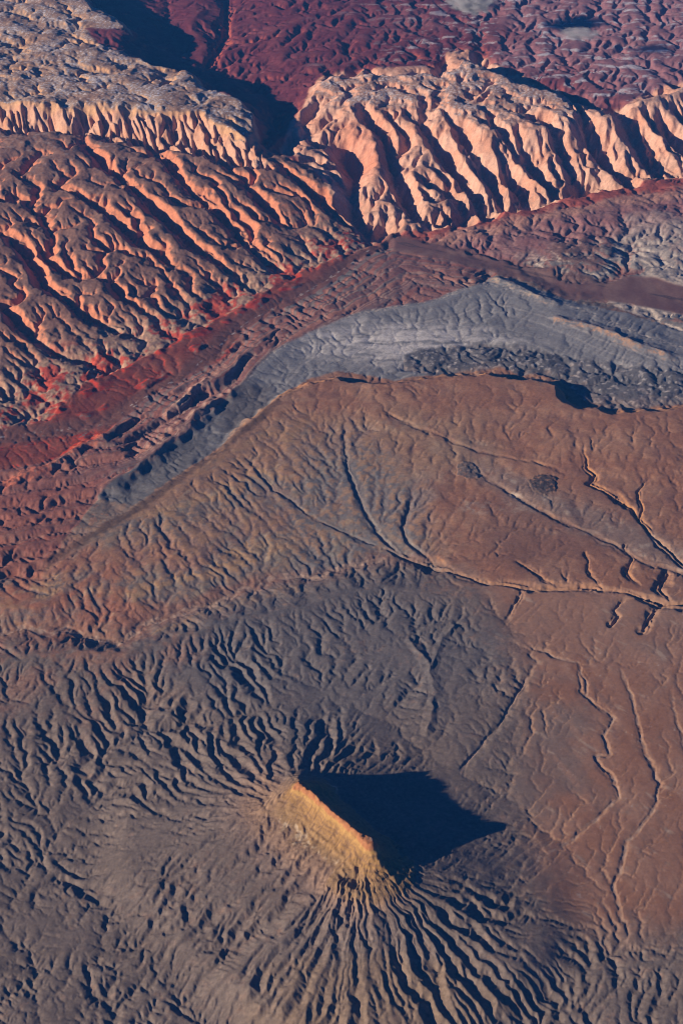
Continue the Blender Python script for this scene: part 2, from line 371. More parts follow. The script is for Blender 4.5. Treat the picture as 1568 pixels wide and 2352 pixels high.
# ------------------------------------------------------------------ narrow canyons and washes: sheet outline, elevation, depth, half width, wall softness
CUTS = [
 ([(880,1252),(930,1272),(1000,1298),(1060,1318),(1130,1340),(1190,1352),(1250,1346),(1330,1345),(1400,1358),(1460,1366),(1520,1385),(1568,1386),(1750,1400)], 60, 32, 14, 16),
 ([(1455,1372),(1420,1385),(1405,1400),(1418,1415),(1400,1432)], 65, 24, 12, 14), ([(1530,1386),(1500,1400),(1488,1425),(1472,1452)], 65, 26, 12, 14),
 ([(1335,1040),(1342,1075),(1360,1090),(1345,1112),(1400,1135),(1450,1165),(1470,1190),(1500,1225),(1540,1265),(1568,1290),(1700,1360)], 105, 30, 10, 9),
 ([(1500,1100),(1465,1130),(1478,1160),(1470,1190)], 108, 18, 10, 12),
 ([(1075,1065),(1150,1120),(1250,1178),(1330,1215),(1400,1245),(1480,1285),(1568,1312),(1700,1370)], 90, 14, 14, 40),
 ([(1160,1420),(1190,1370),(1200,1352)], 48, 22, 12, 14),
 ([(1210,1480),(1270,1510),(1322,1530),(1345,1580),(1345,1605),(1410,1650),(1388,1690),(1400,1730),(1372,1740),(1410,1790),(1420,1830),(1370,1880),(1330,1905),(1280,1950),(1240,1970),(1180,2030)], 28, 7, 12, 12),
 ([(1322,1530),(1330,1590),(1400,1650)], 30, 9, 9, 10),
 ([(1420,1540),(1440,1590),(1480,1720),(1515,1800),(1500,1850),(1440,1930),(1420,2000),(1408,2040),(1430,2110)], 22, 6, 14, 14),
 ([(1540,1590),(1560,1680),(1590,1800)], 40, 6, 10, 14),
 ([(1230,1530),(1180,1600),(1150,1660),(1060,1760),(1040,1830)], 30, 12, 8, 20),
 ([(1300,1090),(1240,1060),(1150,1050),(1000,1000),(900,960)], 120, 10, 10, 30),
 ([(1470,1340),(1440,1310),(1450,1280),(1430,1250)], 78, 22, 10, 14), ([(1380,1345),(1350,1310),(1345,1270)], 78, 18, 10, 14),
 ([(1290,1345),(1240,1320),(1190,1290)], 74, 12, 8, 14), ([(1540,1380),(1510,1345),(1530,1310)], 78, 20, 10, 14),
 ([(950,1100),(945,1160),(930,1200),(940,1235),(1000,1290)], 80, 12, 9, 22), ([(790,1000),(800,1080),(840,1160),(880,1230),(930,1270)], 80, 14, 9, 24),
 ([(330,325),(380,372),(440,425),(500,470),(570,520),(640,560)], 430, 90, 30, 60), ([(622,366),(690,408),(750,445),(800,480)], 330, 90, 26, 50),
 ([(-20,520),(60,570),(110,640),(180,690),(260,720)], 330, 90, 34, 60), ([(130,430),(220,470),(300,520),(380,570)], 400, 70, 30, 60),
 ([(-20,690),(50,735),(120,790),(200,805)], 210, 70, 30, 60), ([(180,330),(260,390),(340,450),(420,510),(500,560)], 450, 80, 30, 60),
 ([(525,-20),(522,30),(520,70),(490,125),(480,140)], 350, 90, 60, 60),
 ([(-100,1448),(0,1448),(60,1432),(110,1452),(150,1440),(200,1462),(275,1475),(330,1430),(390,1412),(440,1395),(500,1385),(545,1362),(560,1352),(590,1362),(620,1332),(680,1322),(735,1332),(745,1310),(800,1300),(860,1288),(890,1262)], 4, 9, 45, 30),
 ([(927,271),(992,321),(1022,351),(1082,402),(1132,452)], 330, 110, 26, 75),
 ([(1002,271),(1062,321),(1102,361),(1142,402),(1165,430)], 330, 100, 26, 75),
 ([(1132,336),(1163,366),(1198,397),(1223,432)], 330, 90, 26, 75),
 ([(1190,320),(1213,351),(1263,387),(1288,407)], 330, 90, 26, 75),
 ([(1235,290),(1263,311),(1303,351),(1348,392)], 330, 100, 26, 75),
 ([(1310,258),(1328,271),(1373,321),(1424,361),(1450,380)], 330, 110, 26, 75),
 ([(1418,262),(1474,311),(1504,341),(1524,361)], 330, 110, 26, 75),
 ([(1445,260),(1490,300),(1529,340),(1560,355)], 330, 80, 26, 75),
 ([(1510,262),(1568,310),(1620,345)], 330, 100, 26, 75),
 ([(830,265),(841,281),(881,321),(911,382),(932,422),(960,460)], 330, 100, 26, 75),
 ([(560,1050),(620,1110),(720,1180),(860,1240)], 80, 10, 9, 24),
]
def carve(X, Y, L, beds=None):
    sc = np.clip(L.hw/2900.0, 1, 3.5)[:, None]
    w1 = X+16*sc*fbm(X, Y, 130.0, 3, 611); w2 = Y+16*sc*fbm(X, Y, 130.0, 3, 613)
    vary = np.clip(0.8+0.45*fbm(X, Y, 260.0*sc, 3, 617), 0.15, 1.3); vary2 = np.clip(0.9+0.7*fbm(X, Y, 150.0*sc, 2, 619), 0.25, 2.2)
    w1 = w1+30*sc*fbm(X, Y, 420.0*sc, 2, 621); w2 = w2+30*sc*fbm(X, Y, 420.0*sc, 2, 623)
    r = np.zeros(X.shape, np.float32)
    for pts, z, dep, hw, soft in CUTS:
        w = [P(a, b, z) for a, b in pts]
        xs = [q[0] for q in w]; ys = [q[1] for q in w]
        m = (X > min(xs)-400) & (X < max(xs)+400) & (Y > min(ys)-400) & (Y < max(ys)+400)
        rows = np.nonzero(m.any(1))[0]; c0 = np.nonzero(m.any(0))[0]
        if not len(rows): continue
        sl = (slice(rows[0], rows[-1]+1), slice(c0[0], c0[-1]+1))
        n = len(w)
        dist, t = polyline_dist(w1[sl], w2[sl], w, [0.25]+[1.0]*(n-2)+[0.25 if z < 60 else 1.0])
        if beds is not None and z < 60: beds[sl] = np.maximum(beds[sl], t*sstep(hw+4, hw-4, dist))
        r[sl] = np.maximum(r[sl], dep*t*vary[sl]*sstep(hw+soft*vary2[sl], hw*0.6, dist))
    return r

# ------------------------------------------------------------------ drainage and incision
KF = (0, 0.006, 0.014, 0.036)
OFF = [(0,1),(0,-1),(1,0),(-1,0),(1,1),(1,-1),(-1,1),(-1,-1)]
def route(h, L, rng, jit=0.25, rounds=5):
    ny, nx = h.shape; N = ny*nx
    idx = np.arange(N, dtype=np.int32).reshape(ny, nx)
    best = np.zeros((ny-2, nx-2), np.float32); rec = idx[1:-1, 1:-1].copy(); dist = np.ones((ny-2, nx-2), np.float32)
    c = h[1:-1, 1:-1]
    dx = L.dx[1:-1, None].astype(np.float32); dy = L.dy[1:-1, None].astype(np.float32)
    for (oj, oi) in OFF:
        d = np.sqrt((oj*dy)**2+(oi*dx)**2)
        s = (c-h[1+oj:ny-1+oj, 1+oi:nx-1+oi])/d
        if jit: s = s*(1-jit*rng.random((1, 1), np.float32)-jit*rng.random(c.shape, np.float32))
        m = s > best
        best[m] = s[m]; rec[m] = (idx[1:-1, 1:-1]+np.int32(oj*nx+oi))[m]
        dist = np.where(m, d, dist)
    r = idx.copy(); r[1:-1, 1:-1] = rec; r = r.ravel()
    D = np.ones((ny, nx), np.float32); D[1:-1, 1:-1] = dist; D = D.ravel()
    hf = h.ravel(); flat = idx.ravel()
    border = np.ones((ny, nx), bool); border[1:-1, 1:-1] = False; border = border.ravel()
    for k in range(rounds):
        isroot = r == flat
        pit = isroot & ~border
        if not pit.any(): break
        p = r.copy()
        for _ in range(14):
            q = p[p]
            if np.array_equal(q, p): break
            p = q
        lab = p.reshape(ny, nx)
        A_, B_, H_ = [], [], []
        for (oj, oi) in ((0,1),(1,0),(1,1),(1,-1)):
            sa = (slice(0, ny-oj), slice(max(0,-oi), nx-max(0,oi))); sb = (slice(oj, ny), slice(max(0,oi), nx-max(0,-oi)))
            m = lab[sa] != lab[sb]
            a = idx[sa][m]; b = idx[sb][m]
            A_.append(a); B_.append(b); H_.append(np.maximum(hf[a], hf[b]))
        a = np.concatenate(A_); b = np.concatenate(B_); ph = np.concatenate(H_)
        n_e = len(a)
        o = np.argsort(-ph)
        la = np.full(N, -1, np.int32); lb = np.full(N, -1, np.int32)
        la[p[a[o]]] = o; lb[p[b[o]]] = o
        ha = np.where(la >= 0, ph[la], np.inf) if n_e else np.full(N, np.inf)
        hb_ = np.where(lb >= 0, ph[lb], np.inf) if n_e else np.full(N, np.inf)
        lo = np.where(ha <= hb_, la, np.where(lb >= 0, lb+n_e, -1)).astype(np.int32)
        fb = np.concatenate([b, a])
        pits = flat[pit]; e = lo[pits]; pits = pits[e >= 0]; e = e[e >= 0]
        tgt = fb[e]; tb = p[tgt]
        # mutual pairs: the lower basin stays a root this round
        et = lo[tb]; mutual = (p[fb[et]] == pits) & (et >= 0) & ~border[tb]
        keep = mutual & ((hf[pits] < hf[tb]) | ((hf[pits] == hf[tb]) & (pits < tb)))
        r[pits[~keep]] = tgt[~keep]; D[pits[~keep]] = 1e3
    return r, D
def accumulate(r, w):
    N = len(r)
    p = np.append(r, N).astype(np.int32); p[:N][r == np.arange(N)] = N
    A = np.append(w, 0.0)
    for _ in range(14):
        live = p[:N] < N
        if not live.any(): break
        ii = np.nonzero(live)[0]
        A[:N] += np.bincount(p[ii], weights=A[ii], minlength=N)[:N]
        p = p[p]
    return A[:N]
def solve(h, r, F):
    a = (h/(1+F)).astype(np.float64); b = (F/(1+F)).astype(np.float64); p = r.copy()
    root = r == np.arange(len(r)); a[root] = h[root]; b[root] = 0
    for _ in range(13):
        a = a+b*a[p]; b = b*b[p]; p = p[p]
        if b.max() < 1e-4: break
    return a
def slump(h, L, T, n):
    dx = L.dx[:, None]; dy = L.dy[:, None]
    for _ in range(n):
        d = h[:, 1:]-h[:, :-1]; lim = (T*dx)[:, 1:]
        e = np.clip(np.abs(d)-lim, 0, None)*np.sign(d)*0.22
        h[:, 1:] -= e; h[:, :-1] += e
        d = h[1:]-h[:-1]; lim = (T*dy)[1:]
        e = np.clip(np.abs(d)-lim, 0, None)*np.sign(d)*0.22
        h[1:] -= e; h[:-1] += e
    return h
def cut_slopes(h, L, T, n):
    """Undercut slopes retreat: no point stands higher above a neighbour than its slope limit allows (crests stay sharp)."""
    lx = (T*L.dx[:, None]).astype(h.dtype); ly = (T*L.dy[:, None]).astype(h.dtype); ld = np.sqrt(lx*lx+ly*ly)
    for _ in range(n):
        np.minimum(h[:, 1:], h[:, :-1]+lx[:, 1:], out=h[:, 1:]); np.minimum(h[:, :-1], h[:, 1:]+lx[:, :-1], out=h[:, :-1])
        np.minimum(h[1:], h[:-1]+ly[1:], out=h[1:]); np.minimum(h[:-1], h[1:]+ly[:-1], out=h[:-1])
        np.minimum(h[1:, 1:], h[:-1, :-1]+ld[1:, 1:], out=h[1:, 1:]); np.minimum(h[:-1, :-1], h[1:, 1:]+ld[:-1, :-1], out=h[:-1, :-1])
        np.minimum(h[1:, :-1], h[:-1, 1:]+ld[1:, :-1], out=h[1:, :-1]); np.minimum(h[:-1, 1:], h[1:, :-1]+ld[:-1, 1:], out=h[:-1, 1:])
    return h
def diffuse(h, k):
    p = np.pad(h, 1, mode='edge')
    return h+k*(p[:-2, 1:-1]+p[2:, 1:-1]+p[1:-1, :-2]+p[1:-1, 2:]-4*h)

def warp(a, L, amp, size, seed):
    """Wander: sample a at positions displaced by noise (amp and size in cells)."""
    ny, nx = a.shape
    I, J = np.meshgrid(np.arange(nx, dtype=np.float64), np.arange(ny, dtype=np.float64))
    i = np.clip(I+amp*fbm(I, J, size, 2, seed), 0, nx-1.001); j = np.clip(J+amp*fbm(I, J, size, 2, seed+50), 0, ny-1.001)
    i0 = i.astype(np.int32); j0 = j.astype(np.int32); fi = i-i0; fj = j-j0
    return (a[j0, i0]*(1-fi)+a[j0, i0+1]*fi)*(1-fj)+(a[j0+1, i0]*(1-fi)+a[j0+1, i0+1]*fi)*fj

def params(L, lev):
    zi = zone_index(L)
    tab = np.array([ZPAR[n] for n in ORDER])
    sm = [1, 2, 3, 4][lev]
    w = np.zeros(zi.shape+(5,), np.float32)
    out = [blur(tab[:, k][zi].astype(np.float32), sm) for k in range(5)]
    # the gullies die out gradually into the plain
    soft = blur(tab[:, 0][zi[::4, ::4]].astype(np.float32), 9*4**lev//8+1) if lev else out[0]
    if lev:
        jj = np.minimum(np.arange(zi.shape[0])/4.0, soft.shape[0]-1.001); ii = np.minimum(np.arange(zi.shape[1])/4.0, soft.shape[1]-1.001)
        j0 = jj.astype(int); i0 = ii.astype(int); fj = (jj-j0)[:, None]; fi = (ii-i0)[None, :]
        big = (soft[j0][:, i0]*(1-fi)+soft[j0][:, i0+1]*fi)*(1-fj)+(soft[j0+1][:, i0]*(1-fi)+soft[j0+1][:, i0+1]*fi)*fj
        lo = np.isin(zi, [ORDER.index(q) for q in ('badlands', 'plain', 'plateau', 'midslope')])
        out[0] = np.where(lo, np.minimum(out[0]*1.5, big), out[0])
    return zi, out
    

RIVER = [(1568,690),(1268,640),(1050,585),(880,552),(740,650),(560,742),(440,850),(240,970),(0,1000),(-300,1020)]
FOOT = [(-250,960),(0,945),(100,925),(200,850),(300,800),(400,755),(520,690),(620,632),(700,590),(800,552)]
RIDGES = [ # sheet outline, elevation, height, half width
 ([(-120,1160),(0,1112),(120,1070),(180,1030),(238,1003)], 60, 55, 120), ([(388,946),(430,902),(472,872)], 90, 35, 90),
 ([(1285,732),(1380,757),(1450,786),(1530,812)], 110, 40, 170), ([(1140,636),(1200,668),(1270,694)], 115, 34, 150),
 ([(640,905),(690,880),(740,872)], 165, 20, 90), ([(850,885),(905,882),(960,878)], 175, 24, 80), ([(1040,868),(1090,852),(1130,850)], 190, 22, 80),
 ([(940,1470),(985,1530),(1000,1590),(980,1680)], 35, 22, 70), ([(1040,1440),(1010,1480),(990,1530)], 42, 20, 60),
 ([(300,2010),(350,1975),(400,1965)], 5, 26, 60), ([(690,2080),(640,2100),(560,2085)], 90, 30, 80), ([(560,2010),(500,2000),(440,1990)], 60, 26, 70)]
def ridge_lift(X, Y):
    r = np.zeros(X.shape, np.float32)
    w1 = X+25*fbm(X, Y, 160.0, 3, 671); w2 = Y+25*fbm(X, Y, 160.0, 3, 673)
    nz = fbm(X, Y, 300.0, 3, 675); nz2 = fbm(X, Y, 220.0, 3, 677)
    for pts, z, hgt, hw in RIDGES:
        dist, _ = polyline_dist(w1, w2, [P(a, b, z) for a, b in pts])
        r = np.maximum(r, hgt*np.clip(0.75+0.55*nz, 0.1, 1.4)*np.clip(1-dist/(hw*np.clip(0.9+0.5*nz2, 0.4, 1.6)), 0, 1))
    return r
def tilted_beds(X, Y, zi):
    """Hogbacks: saw-tooth ridges that follow the strike of the river valley, and red flatirons under the left reef."""
    dr, _ = polyline_dist(X, Y, [P(a, b, 20) for a, b in RIVER])
    t = (dr+70*fbm(X, Y, 900.0, 3, 651))/300.0
    saw = (t % 1.0); saw = np.where(saw < 0.72, saw/0.72, (1-saw)/0.28)
    z = np.where(zi == ORDER.index('hogback'), 1.0, 0.0)
    z = blur(z.astype(np.float32), 3)
    amp = 0.22+0.78*spot(X, Y, 330, 1000, 60, 1500, 3000, 83, 0.3)
    r = z*(saw-0.35)*36*amp*(0.5+0.9*fbm(X, Y, 500.0, 3, 655))*sstep(60, 200, dr)
    df_, _ = polyline_dist(X, Y, [P(a, b, 50) for a, b in FOOT])
    z = blur(np.where(zi == ORDER.index('redvalley'), 1.0, 0.0).astype(np.float32), 2)
    k = np.abs(fbm(X, Y, 420.0, 3, 657))
    r = r+z*sstep(480, 60, df_)*95*sstep(0.1, 0.8, k)
    r = r+z*sstep(330, 250, dr)*sstep(120, 200, dr)*34*sstep(0.1, 0.6, fbm(X, Y, 500.0, 2, 659))
    return r
def spot(X, Y, px, py, z, rx, ry, seed=0, soft=0.35):
    """Soft irregular patch (0..1) about a landmark."""
    x, y = P(px, py, z); out = np.zeros(X.shape, np.float32)
    k = 1.0+soft+0.9
    rows = np.nonzero(np.abs(Y[:, 0]-y) < k*ry)[0]
    if not len(rows): return out
    sl = slice(rows[0], rows[-1]+1)
    cm = np.nonzero((np.abs(X[sl]-x) < k*rx).any(0))[0]
    if not len(cm): return out
    sl = (sl, slice(cm[0], cm[-1]+1)); X = X[sl]; Y = Y[sl]
    r = np.sqrt(((X-x)/rx)**2+((Y-y)/ry)**2)+0.35*fbm(X, Y, 0.6*min(rx, ry)+40, 3, seed+800)
    out[sl] = sstep(1+soft, 1-soft, r)
    return out

def build_terrain(top=3, its=(0, 24, 18, 9), log=False):
    import time; t0 = time.time()
    rng = np.random.default_rng(7)
    b2 = base_surface()
    h = None
    for lev in range(1, top+1):
        L = LV[lev]; X, Y = L.X, L.Y
        base = upsample_to(b2, lev) if lev >= 2 else b2[::2, ::2]
        base = blur(base, 2*lev)
        zi, (D, K, T, R, G) = params(L, lev)
        base = warp(base, L, 2.2*2**(lev-1), 20.0*2**(lev-1), 645)
        if lev >= 2:
            base = warp(base, L, 2.2*2**(lev-2), 9.0*2**(lev-2), 640)
        base = base+tilted_beds(X, Y, zi)+ridge_lift(X, Y)
        base = base+(9+5*fbm(X, Y, 60.0, 3, 73))*np.maximum(spot(X, Y, 1074, 1080, 98, 130, 150, 70, 0.06), spot(X, Y, 1247, 1112, 98, 140, 190, 71, 0.06))
        base = base-carve(X, Y, L)
        # joints that split the cliff into fins
        zf_ = blur((zi == ORDER.index('fins')).astype(np.float32), 2)
        base = base-zf_*95*sstep(0.25, -0.15, np.abs(fbm(X+0.35*Y, Y*0.25, 170.0, 2, 661))-0.1)*sstep(775, 740, base)
        base = base-zf_*80*sstep(-0.1, 0.7, fbm(X, Y, 1300.0, 3, 663))*sstep(540, 640, base)
        G = G*np.where(zi == ORDER.index('rightreef'), 0.2+0.8*sstep(150, 260, base), 1.0)
        G = G*np.where(zi == ORDER.index('leftreef'), 0.25+0.75*sstep(90, 200, base), 1.0)
        up = sstep(490, 560, base)*(zi == ORDER.index('rightreef'))
        D = D*(1-0.55*up); R = R*(1+0.3*up); G = G*(1-0.6*up)
        D = D*(1-0.5*spot(X, Y, 880, 640, 55, 1100, 900, 87, 0.3)*(zi == ORDER.index('hogback')))
        D = D*np.where(zi == ORDER.index('leftreef'), 0.45+0.55*sstep(80, 240, base), 1.0)
        bh, s, c, d = butte_height(X, Y)
        w = sstep(2100, 600, d)
        near = sstep(1500, 500, d)
        rise = np.maximum(bh-base, 0)
        base = base+rise*sstep(1900, 1500, d)
        # resistant cap and ledge of the butte
        inb = d < 700
        ends = sstep(BLEN-80, BLEN+60, s)
        D = np.where(d < 420, np.interp(d, [0, 40, 60, 280, 420], [1.5, 4, 13, 14, 12])*(1+1.6*ends*sstep(30, 120, d)*sstep(380, 300, d)), D)
        D = np.where((d >= 420) & (d < 720), np.minimum(D, np.interp(d, [400, 500, 640], [14, 28, 60])), D)
        bl = (zi == ORDER.index('badlands'))
        D = D*np.where(bl, 1+0.75*np.maximum(spot(X, Y, 430, 1640, 10, 1250, 1100, 82, 0.5), np.maximum(spot(X, Y, 640, 1740, 10, 800, 700, 88, 0.5), spot(X, Y, 900, 2260, 0, 1300, 800, 89, 0.5)))
                     -0.35*spot(X, Y, 1130, 1800, 15, 900, 1100, 90, 0.5)+0.35*spot(X, Y, 420, 1980, 40, 900, 800, 81, 0.5), 1.0)
        D = D*(1+1.8*spot(X, Y, 1430, 1340, 75, 800, 260, 86, 0.4)*np.isin(zi, [ORDER.index('plateau'), ORDER.index('plain')]))
        K = np.where(d < 600, np.interp(d, [0, 40, 60, 300, 600], [0.0, 0.3, 1.6, 2.4, 1.6]), K)
        T = np.where(d < 340, np.interp(d, [0, 50, 80, 280, 340], [3.0, 3.0, 0.95, 0.85, 0.62]), T)
        R = R*sstep(60, 500, d)
        sc = np.clip(L.hw/2900.0, 1, 4)[:, None]
        n0 = fbm(X, Y, 700.0, 6, 31, 0.55)
        noise = R*n0+0.10*R*fbm(X, Y, 110.0*sc, 3, 33)+1.5*sstep(40, 120, d)*sstep(900, 500, d)*fbm(X, Y, 55.0, 2, 36)
        base = base+noise
        if h is None: h = base.copy()
        else:
            cut = warp(upsample(h-prev_base), L, 3.2, 14.0, 200+lev)
            cut = warp(cut, L, 1.6, 6.0, 300+lev)
            h = base+cut
            h += 0.05*R*fbm(X, Y, 60.0, 3, 100+lev)
        Dm = D*np.where(bl, 0.22+1.15*sstep(-0.9, 0.8, fbm(X, Y, 620.0, 3, 55)), 0.35+1.0*sstep(-1, 1, fbm(X, Y, 800.0, 3, 55)))
        big_ = np.isin(zi, [ORDER.index(q) for q in ('leftreef', 'rightreef', 'fins', 'platform')])
        Dm = Dm*np.where(big_, (0, .9, .95, 1)[lev], (0, .42, .62, 1)[lev])
        area = (L.dx*L.dy)[:, None]*np.ones((1, L.nx))
        A0 = np.maximum(600.0, 10*area)*G; LOGR = np.log(np.where(big_, np.maximum(5e5, 250*A0), np.maximum(1.6e5, 80*A0))/A0)
        A0 = A0*np.exp(0.6*fbm(X, Y, 330.0*sc, 3, 57))
        TV = T*np.clip(0.78+0.3*fbm(X, Y, 150.0*sc, 3, 59), 0.4, 1.4)
        for it in range(its[lev]):
            h32 = h.astype(np.float32)
            r, dist = route(h32, L, rng)
            A = accumulate(r, area.ravel())
            F = (KF[lev]*K.ravel()*np.sqrt(A)/dist).astype(np.float32)
            # trunk streams cut down to their own grade
            Ar = A.reshape(h.shape)
            g = np.clip(np.log(np.maximum(Ar, 1.0)/A0)/LOGR, 0, 1)
            tgt = base-Dm*g
            h = np.where(g > 0, np.minimum(h, h+0.6*(tgt-h)), h)
            hs = solve(h.ravel(), r, F)
            hs = np.minimum(hs, h.ravel()).reshape(h.shape)
            lim = base-Dm
            h = np.maximum(hs, np.minimum(lim, h))
            if lev < 3: h = slump(h, L, T, 2); h = diffuse(h, 0.006)
            else: h = cut_slopes(h, L, TV, 1)
        if lev == 3: h = cut_slopes(h, L, TV, 2); h = diffuse(h, 0.03)
        prev_base = base
        if log: print('level', lev, h.shape, 'its', its[lev], round(time.time()-t0, 1), 's')
    A = A.reshape(h.shape)
    # ledges of harder beds
    tz = blur(np.isin(zi, [ORDER.index(q) for q in ('platform', 'basin', 'fins')]).astype(np.float32), 4)
    tz2 = blur(np.isin(zi, [ORDER.index(q) for q in ('palehills', 'plateau')]).astype(np.float32), 4)
    tz = 0.65*tz-0.4*blur((zi == ORDER.index('basin')).astype(np.float32), 4)+0.9*blur(((zi == ORDER.index('rightreef')) & (base > 500)).astype(np.float32), 6)
    tz = tz+0.4*blur(np.isin(zi, [ORDER.index(q) for q in ('leftreef', 'rightreef')]).astype(np.float32), 4)
    per = 62.0+10*fbm(X, Y, 5000.0, 2, 691)
    ph_ = (h/per+0.25*fbm(X, Y, 900.0, 3, 693)) % 1.0
    h = h+tz*per*(sstep(0.40, 0.60, ph_)-ph_)*0.36
    ph_ = (h/17.0+0.5*fbm(X, Y, 700.0, 3, 695)) % 1.0
    h = h+tz2*17*(sstep(0.3, 0.7, ph_)-ph_)*0.3
    # let the straight runs of the grid wander a little
    keep = sstep(20, 200, d)
    cut = h-base
    h = base+cut*(1-keep)+warp(warp(cut, L, 4.5, 48.0, 410), L, 0.8, 9.0, 400)*keep
    return dict(h=h, base=base, A=A, zi=zi, s=s, c=c, d=d, L=L, D=Dm)
# ------------------------------------------------------------------ rock and soil colours (albedo), per grid point
def C(*c): return np.array(c, np.float32)
def mixc(a, b, t):
    if a.ndim == 1: a = np.broadcast_to(a, t.shape+(3,))
    out = np.empty(a.shape, np.float32); n = 48; ed = np.linspace(0, len(t), n+1).astype(int)
    for k in range(n):
        q = slice(ed[k], ed[k+1]); bq = b[q] if b.ndim > 1 else b
        out[q] = a[q]+(bq-a[q])*t[q][..., None]
    return out
def softmask(m, n):
    """Wide blur of a mask (worked out on every 8th point)."""
    a = blur(m[::8, ::8].astype(np.float32), n)
    for _ in range(3): a = upsample(a)
    return np.clip(a, 0, 1)
def band1(t, cols, seed):
    """Bedding: a repeatable random succession of colours along the coordinate t (in bed thicknesses)."""
    r = np.random.default_rng(seed); tab = np.array([cols[k] for k in r.integers(0, len(cols), 64)], np.float32)
    t = t % 64; i = np.floor(t).astype(int); f = sstep(0.25, 0.75, t-i)[..., None]
    return tab[i % 64]*(1-f)+tab[(i+1) % 64]*f

def colours(R):
    h, base, A, zi, s, c, d, L = (R[k] for k in ('h', 'base', 'A', 'zi', 's', 'c', 'd', 'L'))
    X, Y = L.X, L.Y
    gx = np.gradient(h, axis=1)/L.dx[:, None]; gy = np.gradient(h, axis=0)/L.dy[:, None]
    slope = np.hypot(gx, gy)
    cut = np.clip(base-h, 0, None)
    big = fbm(X, Y, 2200.0, 4, 501); mid = fbm(X, Y, 500.0, 4, 503); fin = fbm(X, Y, 90.0, 4, 507)
    fin2 = fbm(X, Y, 45.0, 3, 517)
    wash = np.clip(np.log(np.maximum(A, 1)/6e4)/4.0, 0, 1)*sstep(0.35, 0.1, slope)
    out = {}
    # grey shale badlands
    g = mixc(C(.185,.148,.120), C(.228,.184,.149), sstep(-1, 1, mid))
    g = mixc(g, C(.215,.150,.115), 0.7*sstep(0.2, 1.4, big+0.5*fin))
    g = mixc(g, C(.26,.19,.135), 0.75*wash)
    g = mixc(g, C(.30,.21,.13), 0.5*spot(X, Y, 860, 2330, 0, 900, 450, 3))
    g = mixc(g, C(.165,.152,.142), 0.75*spot(X, Y, 760, 1480, 0, 1500, 1300, 4))
    g = mixc(g, C(.29,.215,.165), 0.45*sstep(0.3, 1.0, fin2+0.4*fin))
    rust = spot(X, Y, 60, 1440, 0, 1500, 1300, 12, 0.6)
    g = mixc(g, C(.29,.165,.115), 0.7*rust*sstep(-0.4, 0.6, mid+0.4*fin))
    g = g*np.array([.89, .91, .97], np.float32)
    out['badlands'] = g
    # striped slopes north of the red wash
    t = h/9.0+0.8*mid
    m = band1(t, [C(.215,.175,.15), C(.36,.245,.155), C(.28,.19,.145), C(.33,.205,.14), C(.24,.165,.135)], 3)
    m = mixc(m, C(.185,.18,.175), 0.75*spot(X, Y, 830, 1180, 60, 900, 1500, 6))
    m = mixc(m, C(.42,.265,.16), 0.8*sstep(-0.4, 0.4, fin+0.3*mid)*sstep(10, 2, cut))
    m = mixc(m, C(.29,.135,.095), 0.75*sstep(0, 1.0, 0.5*big+0.7*mid+0.9*spot(X, Y, 60, 1400, 0, 900, 1100, 8)-0.2))
    m = mixc(m, C(.30,.17,.12), 0.8*wash)
    dw, _ = polyline_dist(X, Y, [P(a_, b_, 4) for a_, b_ in [(-100,1448),(0,1448),(150,1440),(275,1475),(330,1430),(440,1395),(560,1352),(620,1332),(735,1332),(860,1288),(1000,1292)]])
    R['dw'] = dw
    m = mixc(m, C(.33,.15,.10), 0.75*rust*sstep(-0.5, 0.5, mid+0.4*fin))
    m = mixc(m, C(.285,.16,.115), 0.75*sstep(190, 30, dw+60*mid+30*fin))
    m = mixc(m, C(.23,.205,.165), 0.55*sstep(0.1, 0.9, fbm(X*0.7-Y*0.5, Y*0.25+X*0.2, 160.0, 4, 45)))
    m = mixc(m, C(.46,.37,.26), 0.5*sstep(0.45, 0.95, fbm(X*0.7-Y*0.5, Y*0.25+X*0.2, 110.0, 4, 46)))
    out['midslope'] = m
    # brown plain
    p = mixc(C(.275,.150,.100), C(.32,.195,.14), sstep(-0.8, 0.8, mid))
    p = mixc(p, C(.19,.155,.135), 0.7*sstep(0.1, 1.0, 0.8*big+0.5*mid+0.9*spot(X, Y, 1180, 1700, 20, 700, 900, 10)))
    p = mixc(p, C(.27,.205,.165), 0.6*sstep(0.5, 1.2, fin+0.4*mid))
    p = mixc(p, C(.34,.22,.16), 0.5*spot(X, Y, 1300, 1430, 50, 700, 500, 11))
    st = fbm(X*0.8+Y*0.25, Y*0.22, 120.0, 4, 85)
    p = mixc(p, C(.36,.225,.16), 0.65*sstep(0.1, 0.8, st+0.3*mid))
    p = mixc(p, C(.185,.125,.10), 0.55*sstep(0.2, 0.9, -st+0.4*mid))
    p = mixc(p, C(.42,.35,.30), 0.6*sstep(0.75, 1.2, fin2+0.5*st))
    p = mixc(p, C(.46,.36,.28), 0.6*sstep(0.5, 1.0, fbm(X*0.5+Y*0.5, Y*0.3, 70.0, 4, 88)+0.3*mid))
    p = mixc(p, C(.37,.235,.16), 0.7*sstep(0.1, 0.25, slope))
    p = mixc(p, C(.15,.115,.10), 0.6*wash)
    out['plain'] = p
    # plateau
    q = mixc(C(.28,.150,.100), C(.36,.215,.145), sstep(-0.7, 0.9, mid+0.5*fin))
    q = mixc(q, C(.215,.145,.115), 0.6*sstep(0.2, 1.0, big))
    q = mixc(q, C(.47,.25,.12), 0.7*sstep(0.3, 0.75, slope))
